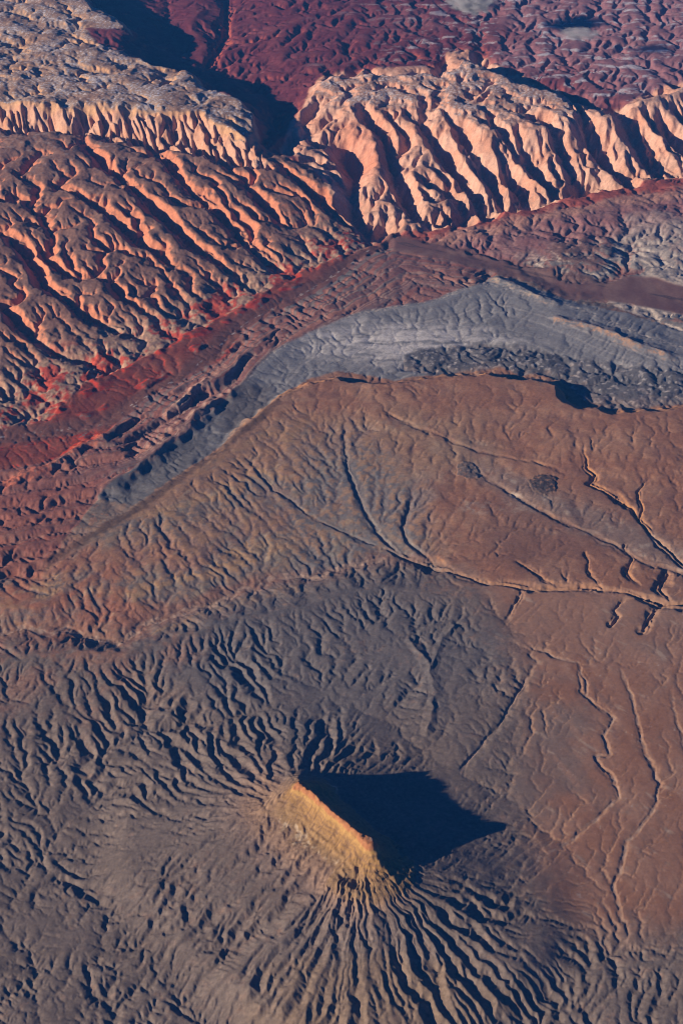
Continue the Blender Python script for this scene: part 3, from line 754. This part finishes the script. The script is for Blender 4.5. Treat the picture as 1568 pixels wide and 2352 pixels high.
    for k, (px, py, rx, ry) in enumerate([(1090,1160,170,130),(980,1090,260,170),(900,985,500,110),(1130,1085,260,80),(1250,1165,420,90),(1350,1215,420,80)]):
        q = mixc(q, C(.44,.36,.29), 0.6*spot(X, Y, px, py, 95, rx, ry, 20+k, 0.5)*sstep(-0.6, 0.5, fin))
    q = mixc(q, C(.19,.175,.17), 0.7*spot(X, Y, 900, 1130, 90, 420, 420, 28))
    dk, _ = polyline_dist(X, Y, [P(a_, b_, 92) for a_, b_ in [(1040,1030),(1120,1085),(1250,1150),(1400,1215),(1568,1285),(1750,1370)]])
    strip = sstep(330, 120, dk+120*mid)
    q = mixc(q, C(.24,.185,.155), 0.75*strip)
    q = mixc(q, C(.50,.42,.34), 0.75*strip*sstep(0.25, 0.9, fbm(X*0.6+Y*0.4, Y*0.5-X*0.3, 140.0, 3, 27)+0.3*fin))
    q = mixc(q, C(.30,.205,.14), 0.7*spot(X, Y, 960, 1020, 105, 900, 650, 29, 0.5))
    q = mixc(q, C(.19,.115,.09), 0.6*spot(X, Y, 1230, 1240, 75, 700, 500, 23, 0.5))
    q = mixc(q, C(.22,.125,.095), 0.6*sstep(0.1, 0.7, fbm(X, Y, 320.0, 4, 24)))
    q = mixc(q, C(.20,.125,.10), 0.7*wash)
    out['plateau'] = q
    # blue-grey shale valley
    gr, _ = polyline_dist(X, Y, [P(a_, b_, 90) for a_, b_ in [(560,872),(620,812),(700,757),(800,726),(900,706),(1000,690),(1090,655),(1200,668),(1320,705),(1450,760),(1568,800)]])
    v = band1(gr/38.0+0.5*mid+0.25*fin, [C(.205,.205,.21), C(.25,.248,.248), C(.225,.225,.23), C(.30,.293,.285), C(.215,.212,.215)], 33)
    v = mixc(v, C(.46,.42,.36), 0.8*sstep(75, 25, gr+25*fin)*sstep(-0.2, 0.5, fin2+0.5*mid))
    v = mixc(v, C(.60,.58,.55), 0.95*spot(X, Y, 930, 788, 60, 1250, 480, 30, 0.6)*sstep(-0.8, 0.35, 0.5*fin+0.8*fbm(X*0.25, Y, 120.0, 3, 31)))
    v = mixc(v, C(.42,.40,.38), 0.9*spot(X, Y, 1330, 870, 60, 1500, 480, 32, 0.5)*sstep(0.25, 0.7, fin)*sstep(0.08, 0.25, slope))
    v = mixc(v, C(.115,.105,.105), 0.85*spot(X, Y, 560, 940, 60, 330, 700, 33))
    v = mixc(v, C(.13,.125,.125), 0.85*spot(X, Y, 350, 1080, 60, 700, 1300, 34))
    v = mixc(v, C(.36,.24,.17), 0.7*sstep(0.25, 0.5, slope)*sstep(70, 95, h))
    v = mixc(v, C(.10,.10,.105), 0.8*wash)
    out['shale'] = v
    # tilted beds between the river and the shale: banded along the strike
    rv = [P(a, b, 20) for (a, b) in [(1568,690),(1268,640),(1050,585),(880,552),(740,650),(560,742),(440,850),(240,970),(0,1000),(-300,1020)]]
    dr, _ = polyline_dist(X, Y, rv)
    R['dr'] = dr
    t = dr/36.0+h/14.0+1.1*mid+0.4*fin
    hb = band1(t, [C(.21,.105,.09), C(.17,.155,.145), C(.36,.20,.15), C(.14,.095,.09), C(.26,.125,.10), C(.30,.24,.20), C(.19,.13,.12)], 12)
    hb = mixc(hb, C(.23,.09,.065), 0.7*spot(X, Y, 60, 1200, 20, 900, 1500, 40))
    hb = mixc(hb, C(.48,.38,.30), 0.7*sstep(0.35, 0.6, slope)*sstep(60, 90, h))
    hb = mixc(hb, C(.27,.125,.105), 0.45*sstep(-0.6, 0.5, big+0.5*mid))
    hb = mixc(hb, C(.235,.115,.085), 0.8*wash)
    out['hogback'] = hb
    rd = mixc(C(.20,.062,.045), C(.25,.095,.068), sstep(-0.8, 0.8, mid))
    rd = mixc(rd, C(.42,.065,.042), 0.95*sstep(0.14, 0.36, slope))
    rd = mixc(rd, C(.155,.085,.07), 0.85*sstep(260, 90, dr+60*mid))
    rd = mixc(rd, C(.17,.165,.155), 0.85*sstep(0.2, 0.6, fin)*sstep(420, 250, dr)*sstep(0.15, 0.3, slope))
    rd = mixc(rd, C(.50,.46,.44), 0.8*sstep(14, 4, np.abs(dr-40*fbm(X, Y, 300.0, 2, 44)))*sstep(0.0, 0.6, fin))
    out['redvalley'] = rd
    t = h/14.0+0.8*mid+0.4*fin
    ph = band1(t, [C(.44,.36,.29), C(.21,.105,.09), C(.20,.185,.175), C(.50,.43,.36), C(.27,.16,.135), C(.40,.31,.25)], 21)
    dfr, _ = polyline_dist(X, Y, [P(a_, b_, 60) for a_, b_ in [(880,522),(960,500),(1100,470),(1300,432),(1568,396),(1900,360)]])
    dfr = dfr+140*mid+60*fin
    ph = mixc(ph, C(.25,.125,.12), 0.85*sstep(2300, 1500, dfr))
    ph = mixc(ph, C(.42,.245,.185), 0.8*sstep(1050, 850, dfr)*sstep(-0.5, 0.4, fin2+0.4))
    ph = mixc(ph, C(.27,.075,.058), 0.9*sstep(760, 560, dfr))
    ph = mixc(ph, C(.19,.11,.095), 0.85*spot(X, Y, 1325, 580, 95, 420, 520, 46, 0.2)*sstep(0.3, 0.15, slope))
    ph = mixc(ph, C(.155,.09,.08), 0.9*sstep(330, 140, dr+60*mid))
    ph = mixc(ph, C(.42,.37,.33), 0.6*spot(X, Y, 1530, 560, 65, 700, 900, 47))
    out['palehills'] = ph
    # left reef: dull varnished dip slopes, orange sandstone where the streams cut in
    wall = sstep(0.28, 0.62, slope)
    lr = mixc(C(.225,.130,.100), C(.275,.170,.130), sstep(-0.8, 0.8, mid))
    lr = mixc(lr, C(.54,.235,.145), wall*sstep(4, 18, cut))
    foot = sstep(170, 60, base)
    lr = mixc(lr, mixc(C(.44,.31,.22), C(.27,.185,.15), sstep(-.5, .5, fin)), 0.85*foot)
    lr = mixc(lr, C(.40,.062,.042), 0.85*foot*sstep(0.35, 0.9, mid+0.5*fin+0.55*sstep(100, 50, base)))
    lr = mixc(lr, C(.50,.46,.44), 0.5*sstep(430, 600, base)*sstep(0.3, 0.1, slope)*sstep(0.0, 0.8, fin))
    out['leftreef'] = lr
    fn = mixc(C(.48,.265,.175), C(.55,.345,.25), sstep(-.7, .7, mid+.5*fin))
    fn = mixc(fn, C(.40,.34,.32), 0.6*sstep(0.35, 0.15, slope))
    out['fins'] = fn
    pf = mixc(C(.33,.215,.155), C(.42,.315,.245), sstep(-.7, .7, mid+.5*fin))
    pf = mixc(pf, C(.56,.34,.20), sstep(0.35, 0.7, slope)*0.9)
    pf = mixc(pf, C(.70,.70,.74), 0.75*sstep(0.0, 0.7, fin2+0.5*mid)*sstep(0.4, 0.2, slope))
    out['platform'] = pf
    rr = mixc(C(.54,.295,.205), C(.60,.385,.29), sstep(-.7, .7, mid+.4*fin))
    rr = mixc(rr, C(.36,.20,.15), 0.7*sstep(0.3, 0.1, slope)*sstep(10, 40, cut))
    rr = mixc(rr, C(.37,.235,.175), 0.75*sstep(170, 100, base)*sstep(-0.5, 0.6, fin))
    rr = mixc(rr, C(.34,.235,.185), 0.7*sstep(490, 570, base)*sstep(0.5, 0.3, slope))
    rr = mixc(rr, C(.64,.62,.63), 0.75*sstep(480, 600, base)*sstep(0.5, 0.25, slope)*sstep(-0.1, 0.7, fin2+.4*mid))
    rr = mixc(rr, C(.50,.20,.13), 0.5*spot(X, Y, 840, 340, 330, 500, 900, 50))
    out['rightreef'] = rr
    bs = mixc(C(.130,.036,.044), C(.175,.055,.060), sstep(-.8, .8, mid))
    bs = mixc(bs, C(.34,.10,.065), 0.7*sstep(0.5, 0.9, slope))
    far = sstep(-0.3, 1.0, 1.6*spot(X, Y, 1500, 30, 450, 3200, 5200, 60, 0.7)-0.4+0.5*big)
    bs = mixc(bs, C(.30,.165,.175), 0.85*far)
    streak = fbm(X*0.35+Y*0.05, Y, 220.0, 4, 61)
    bs = mixc(bs, C(.62,.60,.62), 0.85*sstep(0.05, 0.6, streak+0.25*fin)*spot(X, Y, 1330, 120, 440, 3300, 5000, 62, 0.6)*sstep(.35, .15, slope))
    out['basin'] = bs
    sh = mixc(C(.115,.112,.118), C(.17,.165,.168), sstep(-.6, .6, mid))
    sh = mixc(sh, C(.46,.44,.42), 0.8*sstep(0.1, 0.7, fin+0.4*fin2)*sstep(22, 6, cut))
    out['shalehills'] = sh
    fl = mixc(C(.16,.092,.085), C(.22,.14,.12), sstep(-.6, .6, mid+0.5*fbm(X, Y*0.5, 150.0, 3, 81)))
    fl = mixc(fl, C(.09,.06,.06), 0.8*sstep(26, 12, np.abs(dr-60*fbm(X, Y, 400.0, 2, 83))))
    out['flood'] = fl
    # blend the zones over a soft, irregular contact
    col = np.zeros(h.shape+(3,), np.float32); wsum = np.zeros(h.shape, np.float32)
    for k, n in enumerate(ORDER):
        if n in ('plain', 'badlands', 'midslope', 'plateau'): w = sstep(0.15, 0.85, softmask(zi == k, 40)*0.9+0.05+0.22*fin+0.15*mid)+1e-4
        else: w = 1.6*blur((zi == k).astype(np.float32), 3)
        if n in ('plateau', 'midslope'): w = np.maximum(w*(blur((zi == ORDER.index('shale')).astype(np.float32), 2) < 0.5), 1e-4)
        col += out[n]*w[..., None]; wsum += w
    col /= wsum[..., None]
    # dark varnished crest of the scarp, lower left
    rl, rt = polyline_dist(X, Y, [P(a_, b_, c_) for a_, b_, c_ in RIM[:7]], [0.5, 1, 1, 1, 1, 0.6, 0.0])
    col = mixc(col, C(.105,.070,.055), 0.85*rt*sstep(95, 25, rl+35*fin))
    for pts_, z_, cc, wd in [([(-120,1160),(0,1112),(120,1070),(180,1030),(238,1003)], 60, C(.52,.185,.12), 120), ([(388,946),(430,902),(472,872),(515,835)], 90, C(.48,.29,.22), 90),
                           ([(1285,732),(1380,757),(1450,786),(1530,812)], 110, C(.44,.27,.17), 120), ([(1140,636),(1200,668),(1270,694)], 115, C(.50,.40,.30), 110)]:
        rl, _ = polyline_dist(X, Y, [P(a_, b_, z_) for a_, b_ in pts_])
        col = mixc(col, cc, 0.8*sstep(wd, wd*0.4, rl+70*fin+40*fin2)*sstep(-0.5, 0.5, fin2+0.6*mid+0.1)*sstep(0.08, 0.25, slope))
    beds = np.zeros(h.shape, np.float32); carve(X, Y, L, beds)
    col = mixc(col, C(.42,.31,.24), 0.75*beds*sstep(-0.5, 0.4, fin))
    # two dark lava-strewn patches on the plateau
    col = mixc(col, C(.11,.10,.10), 0.85*spot(X, Y, 1074, 1080, 98, 130, 150, 70, 0.06)*sstep(-0.7, 0.1, fin2))
    col = mixc(col, C(.05,.048,.05), 0.92*spot(X, Y, 1247, 1112, 98, 140, 190, 71, 0.3)*sstep(-0.8, 0.0, fin2+0.3*fin))
    # the butte: ochre slopes over a pale ledge, rusty cap, mauve-tan skirt
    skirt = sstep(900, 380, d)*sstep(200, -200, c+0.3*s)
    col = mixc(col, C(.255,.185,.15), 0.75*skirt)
    e = 0.45*h+0.55*np.minimum(base, h+35)+7*fin
    bsl = mixc(C(.35,.225,.115), C(.43,.25,.09), sstep(200, 300, e+45*mid+12*fin2))
    bsl = mixc(bsl, C(.25,.15,.09), 0.6*sstep(0.55, 0.8, np.abs(((e+4*fin2)/23.0) % 1.0-0.5)*2)*sstep(230, 260, e))
    bsl = mixc(bsl, C(.52,.31,.105), sstep(318, 336, e)*sstep(362, 346, e))
    bsl = mixc(bsl, C(.22,.145,.095), 0.7*sstep(0.25, 0.8, fin2+0.3*fin)*sstep(335, 290, h))
    bsl = mixc(bsl, C(.43,.185,.08), sstep(344, 356, e)*sstep(-0.8, 0.1, fbm(s, d, 60.0, 2, 98)+0.25))
    bsl = mixc(bsl, C(.33,.29,.26), sstep(394, 397, h)*sstep(BLEN-130, BLEN-60, s))
    stk = fbm(s, d*0.15, 26.0, 3, 95)
    bsl = mixc(bsl, C(.20,.115,.065), 0.65*sstep(0.15, 0.8, stk)*sstep(345, 320, h))
    bsl = mixc(bsl, C(.30,.085,.035), 0.6*sstep(0.3, 0.8, fbm(s, d, 24.0, 2, 97))*sstep(350, 362, e))
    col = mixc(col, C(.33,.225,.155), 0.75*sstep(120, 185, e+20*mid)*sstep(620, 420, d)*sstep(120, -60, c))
    tb = sstep(182, 200, e+10*mid)*sstep(520, 400, d)
    west = sstep(60, -120, s)         # the far end of the pedestal is greyer
    tb = tb*(1-0.7*west*sstep(310, 240, h))
    bl_ = bsl.mean(-1, keepdims=True)
    col = mixc(col, (bl_+(bsl-bl_)*0.85)*0.84, tb)
    led = sstep(9, 3, np.abs(h+14*fin-187))*sstep(440, 360, d)*sstep(0.0, 0.7, mid+0.7*fin2)*sstep(-60, 100, s)
    col = mixc(col, C(.52,.42,.31), 0.7*led)
    sp = fbm(X, Y, 16.0, 2, 523)
    low = np.isin(zi, [ORDER.index(q) for q in ('badlands', 'plain', 'midslope', 'plateau', 'shale', 'redvalley', 'hogback', 'palehills')])
    col *= (1-0.45*sstep(0.7, 1.1, sp)*sstep(-0.4, 0.6, mid)*low)[..., None]
    col *= (1+0.10*fin2+0.06*fbm(X, Y, 22.0, 2, 519))[..., None]
    lum = col.mean(-1, keepdims=True)
    col = lum+(col-lum)*1.15
    return np.clip(col, 0.01, 0.9)
# ------------------------------------------------------------------ materials
def ground_material(name, rough=0.95, bump_scale=0.05, bump=2.0, vary=0.28, size=0.03):
    m = bpy.data.materials.new(name); m.use_nodes = True
    nt = m.node_tree; nt.nodes.clear(); N = nt.nodes.new; K = nt.links.new
    o = N('ShaderNodeOutputMaterial'); b = N('ShaderNodeBsdfPrincipled')
    b.inputs['Roughness'].default_value = rough; b.inputs['Specular IOR Level'].default_value = 0.08
    at = N('ShaderNodeAttribute'); at.attribute_name = 'soil'
    geo = N('ShaderNodeNewGeometry')
    n1 = N('ShaderNodeTexNoise'); n1.inputs['Scale'].default_value = size; n1.inputs['Detail'].default_value = 6.0; n1.inputs['Roughness'].default_value = 0.75
    K(geo.outputs['Position'], n1.inputs['Vector'])
    mr = N('ShaderNodeMapRange'); mr.inputs['From Min'].default_value = 0.25; mr.inputs['From Max'].default_value = 0.75
    mr.inputs['To Min'].default_value = 1-vary; mr.inputs['To Max'].default_value = 1+vary
    K(n1.outputs['Fac'], mr.inputs['Value'])
    mx = N('ShaderNodeMix'); mx.data_type = 'RGBA'; mx.blend_type = 'MULTIPLY'; mx.inputs['Factor'].default_value = 1.0
    K(at.outputs['Color'], mx.inputs['A']); K(mr.outputs['Result'], mx.inputs['B'])
    K(mx.outputs['Result'], b.inputs['Base Color'])
    n2 = N('ShaderNodeTexNoise'); n2.inputs['Scale'].default_value = bump_scale; n2.inputs['Detail'].default_value = 4.0; n2.inputs['Roughness'].default_value = 0.6
    K(geo.outputs['Position'], n2.inputs['Vector'])
    bp = N('ShaderNodeBump'); bp.inputs['Distance'].default_value = bump; bp.inputs['Strength'].default_value = 0.6
    K(n2.outputs['Fac'], bp.inputs['Height']); K(bp.outputs['Normal'], b.inputs['Normal'])
    K(b.outputs['BSDF'], o.inputs['Surface'])
    return m
MAT = {
 'badlands': ground_material('grey_shale'), 'midslope': ground_material('striped_mudstone'), 'plain': ground_material('brown_gravel', bump=1.2, vary=0.16),
 'plateau': ground_material('brown_sandstone'), 'shale': ground_material('blue_grey_shale', bump=2.0), 'hogback': ground_material('tilted_beds'),
 'redvalley': ground_material('red_mudstone'), 'palehills': ground_material('pale_clay'), 'leftreef': ground_material('varnished_sandstone', bump_scale=0.03, bump=4),
 'fins': ground_material('cliff_sandstone', bump_scale=0.03, bump=4), 'platform': ground_material('rim_rock', bump_scale=0.03, bump=4),
 'rightreef': ground_material('peach_sandstone', bump_scale=0.03, bump=4), 'basin': ground_material('dark_red_siltstone', bump_scale=0.025, bump=4),
 'shalehills': ground_material('dark_shale'), 'flood': ground_material('river_silt', bump=1.5, vary=0.12),
 'butte': ground_material('ochre_sandstone', bump_scale=0.07, bump=4), 'outer': ground_material('distant_desert', bump=0.0)}

# ------------------------------------------------------------------ meshes
coll = scene.collection
def link(o, parent=None, **props):
    coll.objects.link(o)
    if parent is not None: o.parent = parent
    for k, v in props.items(): o[k] = v
    return o
def mesh_from(name, co, quads, col, mat):
    me = bpy.data.meshes.new(name)
    me.vertices.add(len(co)); me.vertices.foreach_set('co', np.ascontiguousarray(co, np.float32).ravel())
    nf = len(quads); k = quads.shape[1]
    me.loops.add(nf*k); me.loops.foreach_set('vertex_index', np.ascontiguousarray(quads, np.int32).ravel())
    me.polygons.add(nf); me.polygons.foreach_set('loop_start', np.arange(0, nf*k, k, dtype=np.int32))
    me.update(calc_edges=True)
    at = me.attributes.new('soil', 'FLOAT_COLOR', 'POINT')
    at.data.foreach_set('color', np.concatenate([col, np.ones((len(col), 1), np.float32)], 1).astype(np.float32).ravel())
    me.polygons.foreach_set('use_smooth', np.ones(nf, bool))
    me.materials.append(mat)
    return me

T = build_terrain(log=True)
COL = colours(T)
L = T['L']; HH = T['h']
XYZ = np.stack([L.X, L.Y, HH], -1).reshape(-1, 3)
idx = np.arange(NX*NY).reshape(NY, NX)
QUADS = np.stack([idx[:-1, :-1], idx[:-1, 1:], idx[1:, 1:], idx[1:, :-1]], -1).reshape(-1, 4)
zf = T['zi'][:-1, :-1].ravel()
df = T['d'][:-1, :-1].ravel(); hf = HH[:-1, :-1].ravel()
cols = COL.reshape(-1, 3)
def piece(name, mask, mat):
    q = QUADS[mask]
    used, inv = np.unique(q, return_inverse=True)
    return mesh_from(name, XYZ[used], inv.reshape(-1, 4), cols[used], mat)
BUTTE_D = 480.0
isb = df < BUTTE_D
SETTING = [('badlands', 'badlands', 'grey gullied shale badlands around the lone butte', 'badlands'),
 ('midslope', 'striped_hills', 'ochre and grey striped hills above the winding red wash', 'hills'),
 ('plain', 'desert_plain', 'smooth brown plain with winding dry streams right of the butte', 'plain'),
 ('plateau', 'plateau', 'brown tableland ending in a scarp above the blue-grey valley', 'plateau'),
 ('shale', 'shale_valley', 'blue-grey shale valley curving behind the brown scarp', 'valley'),
 ('hogback', 'hogback_hills', 'purple, grey and pink banded hogbacks along the river valley', 'hills'),
 ('redvalley', 'river_valley', 'deep red valley floor with a thin river below the left reef', 'valley'),
 ('palehills', 'pale_hills', 'pale and mauve knobbly hills at the right below the reef', 'hills'),
 ('leftreef', 'dip_slope', 'dark dip slope with orange canyon walls at the left', 'slope'),
 ('fins', 'fin_cliff', 'row of upright sandstone fins behind the dark dip slope', 'cliff'),
 ('platform', 'rim_platform', 'snow-dusted rock platform at the upper left corner', 'platform'),
 ('rightreef', 'sandstone_reef', 'peach sandstone reef with long flatirons right of the canyon', 'reef'),
 ('basin', 'inner_basin', 'dark red dissected basin at the top beyond the reef', 'basin'),
 ('shalehills', 'shale_hills', 'dark knobbly shale hills tucked under the brown scarp', 'hills'),
 ('flood', 'river_floodplain', 'dark smooth river flat winding in from the right edge', 'floodplain')]
for key, name, label, cat in SETTING:
    me = piece(name, (zf == ORDER.index(key)) & ~isb, MAT[key])
    link(bpy.data.objects.new(name, me), kind='structure', label=label, category=cat)

butte = bpy.data.objects.new('butte', None)
butte.location = (float((BA[0]+BB[0])/2), float((BA[1]+BB[1])/2), 0.0)
butte.empty_display_size = 100.0
link(butte, label='lone ochre butte with a rusty knife-edge crest casting a dark shadow', category='butte')
def butte_part(name, mask, label):
    me = piece(name, mask, MAT['butte'])
    o = link(bpy.data.objects.new(name, me), parent=butte, label=label)
    o.matrix_parent_inverse = butte.matrix_world.inverted()
    o.location = (0, 0, 0)
    me.transform(__import__('mathutils').Matrix.Translation(-butte.location))
    o.matrix_parent_inverse.identity()
    return o
butte_part('caprock', isb & (hf > 340), 'rusty red broken cap rock along the crest')
butte_part('slope', isb & (hf <= 340) & (hf > 186), 'steep ochre slope below the crest')
butte_part('apron', isb & (hf <= 186), 'fluted grey shale skirt')

# ------------------------------------------------------------------ country beyond the surveyed fan
def ring():
    """Frame of country round the fan: the relief carries on (folded back at the edge) and then fades into open desert."""
    st, mir = 4, 72
    far = np.cumsum(0.10*1.5**np.arange(11))
    def axis(n, pos, lo_far, hi_far):
        inner = np.arange(0, n, st)
        m = np.arange(1, mir+1)*st
        lo = [(2*pos[0]-pos[k], k, (i+1)/mir) for i, k in enumerate(m)][::-1]
        hi = [(2*pos[n-1]-pos[n-1-k], n-1-k, (i+1)/mir) for i, k in enumerate(m)]
        lo = [(lo[0][0]-q, m[-1], 2.0) for q in lo_far[::-1]]+lo
        hi = hi+[(hi[-1][0]+q, n-1-m[-1], 2.0) for q in hi_far]
        return lo, [(pos[k], k, 0.0) for k in inner], hi
    cl, cm, cr = axis(NX, COLU, far, far)
    rl, rm, rh = axis(NY, L.y, far*3500.0, far*7000.0)
    hs = softmask((HH-HH.min())/(HH.max()-HH.min()), 25)*(HH.max()-HH.min())+HH.min()
    cs = np.stack([softmask(COL[..., k], 25) for k in range(3)], -1)
    vs_, cs_, qs_ = [], [], []; n0 = 0
    for rows, cols_ in ((rl+rm+rh, cl+cm[:1]), (rl+rm+rh, cm[-1:]+cr), (rl+rm[:1], cm), (rm[-1:]+rh, cm)):
        y = np.array([r[0] for r in rows]); U = np.array([c[0] for c in cols_])
        J = np.array([r[1] for r in rows]); I = np.array([c[1] for c in cols_])
        f = np.maximum(np.array([r[2] for r in rows])[:, None], np.array([c[2] for c in cols_])[None, :])
        Xg = np.maximum(halfwidth(y), halfwidth(Y0))[:, None]*U[None, :]; Yg = np.repeat(y[:, None], len(U), 1)
        k = sstep(0.45, 1.0, f)
        Zg = HH[J][:, I]*(1-k)+(hs[J][:, I]+45*fbm(Xg, Yg, 2600.0, 5, 91))*k
        Cg = COL[J][:, I]*(1-k[..., None])+cs[J][:, I]*k[..., None]
        ny, nx = Xg.shape
        vs_.append(np.stack([Xg, Yg, Zg], -1).reshape(-1, 3)); cs_.append(Cg.reshape(-1, 3))
        q = np.arange(nx*ny).reshape(ny, nx)+n0
        qs_.append(np.stack([q[:-1, :-1], q[:-1, 1:], q[1:, 1:], q[1:, :-1]], -1).reshape(-1, 4)); n0 += nx*ny
    return np.concatenate(vs_), np.concatenate(qs_), np.concatenate(cs_).astype(np.float32)
rv_, rq_, rc_ = ring()
link(bpy.data.objects.new('surrounding_terrain', mesh_from('surrounding_terrain', rv_, rq_, rc_, MAT['outer'])), kind='structure',
     label='open desert country stretching away beyond the edges of the view', category='terrain')
print('extent', rv_.min(0), rv_.max(0), 'tris', 2*len(QUADS)+2*len(rq_))

# ------------------------------------------------------------------ air
def haze():
    lo = rv_.min(0)-np.array([300, 300, 1]); hi = rv_.max(0)+np.array([300, 300, 0]); hi[2] = CAM_H+150; lo[2] = min(lo[2], HH.min()-1)
    x0, y0, z0 = lo; x1, y1, z1 = hi
    v = [(x0,y0,z0),(x1,y0,z0),(x1,y1,z0),(x0,y1,z0),(x0,y0,z1),(x1,y0,z1),(x1,y1,z1),(x0,y1,z1)]
    f = [(3,2,1,0),(4,5,6,7),(0,1,5,4),(1,2,6,5),(2,3,7,6),(3,0,4,7)]
    me = bpy.data.meshes.new('haze'); me.from_pydata([tuple(map(float, q)) for q in v], [], f)
    m = bpy.data.materials.new('thin_blue_air'); m.use_nodes = True; nt = m.node_tree; nt.nodes.clear()
    o = nt.nodes.new('ShaderNodeOutputMaterial'); pv = nt.nodes.new('ShaderNodeVolumePrincipled')
    pv.inputs['Color'].default_value = HAZE_COL; pv.inputs['Density'].default_value = HAZE_DENS; pv.inputs['Anisotropy'].default_value = 0.0
    nt.links.new(pv.outputs['Volume'], o.inputs['Volume'])
    me.materials.append(m)
    link(bpy.data.objects.new('haze', me), kind='stuff', label='thin blue haze filling the air above the desert', category='haze')
HAZE_COL = (0.06, 0.34, 1.0, 1); HAZE_DENS = 5.5e-6
haze()

# ------------------------------------------------------------------ clouds
def cloud(px, py, z, rx, ry, rz, dens, seed, label):
    x, y = P(px, py, z)
    import bmesh
    bm = bmesh.new(); bmesh.ops.create_icosphere(bm, subdivisions=4, radius=1.0)
    co = np.array([v.co[:] for v in bm.verts])
    n = 0.35*fbm(co[:, 0]*1.7+co[:, 2]*2.3+seed, co[:, 1]*1.7-co[:, 2]*1.9, 1.0, 3, seed)
    for v, k in zip(bm.verts, n): v.co = v.co*(1+float(k))
    bm.transform(__import__('mathutils').Matrix.Diagonal((rx, ry, rz, 1)))
    me = bpy.data.meshes.new('cloud'); bm.to_mesh(me); bm.free()
    m = bpy.data.materials.new('cloud_vapour'); m.use_nodes = True; nt = m.node_tree; nt.nodes.clear(); N = nt.nodes.new; K = nt.links.new
    o = N('ShaderNodeOutputMaterial'); pv = N('ShaderNodeVolumePrincipled'); tc = N('ShaderNodeTexCoord')
    mp = N('ShaderNodeMapping'); mp.inputs['Scale'].default_value = (1/rx, 1/ry, 1/rz); K(tc.outputs['Object'], mp.inputs['Vector'])
    ln = N('ShaderNodeVectorMath'); ln.operation = 'LENGTH'; K(mp.outputs['Vector'], ln.inputs[0])
    fall = N('ShaderNodeMapRange'); fall.inputs['From Min'].default_value = 1.05; fall.inputs['From Max'].default_value = 0.2; K(ln.outputs['Value'], fall.inputs['Value'])
    no = N('ShaderNodeTexNoise'); no.inputs['Scale'].default_value = 2.6; no.inputs['Detail'].default_value = 4.0; K(mp.outputs['Vector'], no.inputs['Vector'])
    ad = N('ShaderNodeMath'); ad.operation = 'MULTIPLY_ADD'; ad.inputs[1].default_value = 1.0; ad.inputs[2].default_value = -0.52; K(no.outputs['Fac'], ad.inputs[0])
    su = N('ShaderNodeMath'); su.operation = 'ADD'; K(ad.outputs['Value'], su.inputs[0])
    hf_ = N('ShaderNodeMath'); hf_.operation = 'MULTIPLY'; hf_.inputs[1].default_value = 0.5; K(fall.outputs['Result'], hf_.inputs[0]); K(hf_.outputs['Value'], su.inputs[1])
    mu = N('ShaderNodeMath'); mu.operation = 'MULTIPLY'; mu.use_clamp = False; mu.inputs[1].default_value = dens
    mxx = N('ShaderNodeMath'); mxx.operation = 'MAXIMUM'; mxx.inputs[1].default_value = 0.0; K(su.outputs['Value'], mxx.inputs[0]); K(mxx.outputs['Value'], mu.inputs[0])
    K(mu.outputs['Value'], pv.inputs['Density']); pv.inputs['Color'].default_value = (0.97, 0.97, 1, 1)
    K(pv.outputs['Volume'], o.inputs['Volume'])
    me.materials.append(m)
    ob = bpy.data.objects.new('cloud', me); ob.location = (x, y, z)
    link(ob, label=label, category='cloud', group='small clouds over the basin')
cloud(1085, 6, 1150, 480, 480, 170, 0.035, 5, 'small white puff of cloud at the top edge over the red basin')
cloud(1330, 78, 950, 420, 330, 90, 0.016, 11, 'thin wisp of cloud over the snow-streaked basin at the upper right')
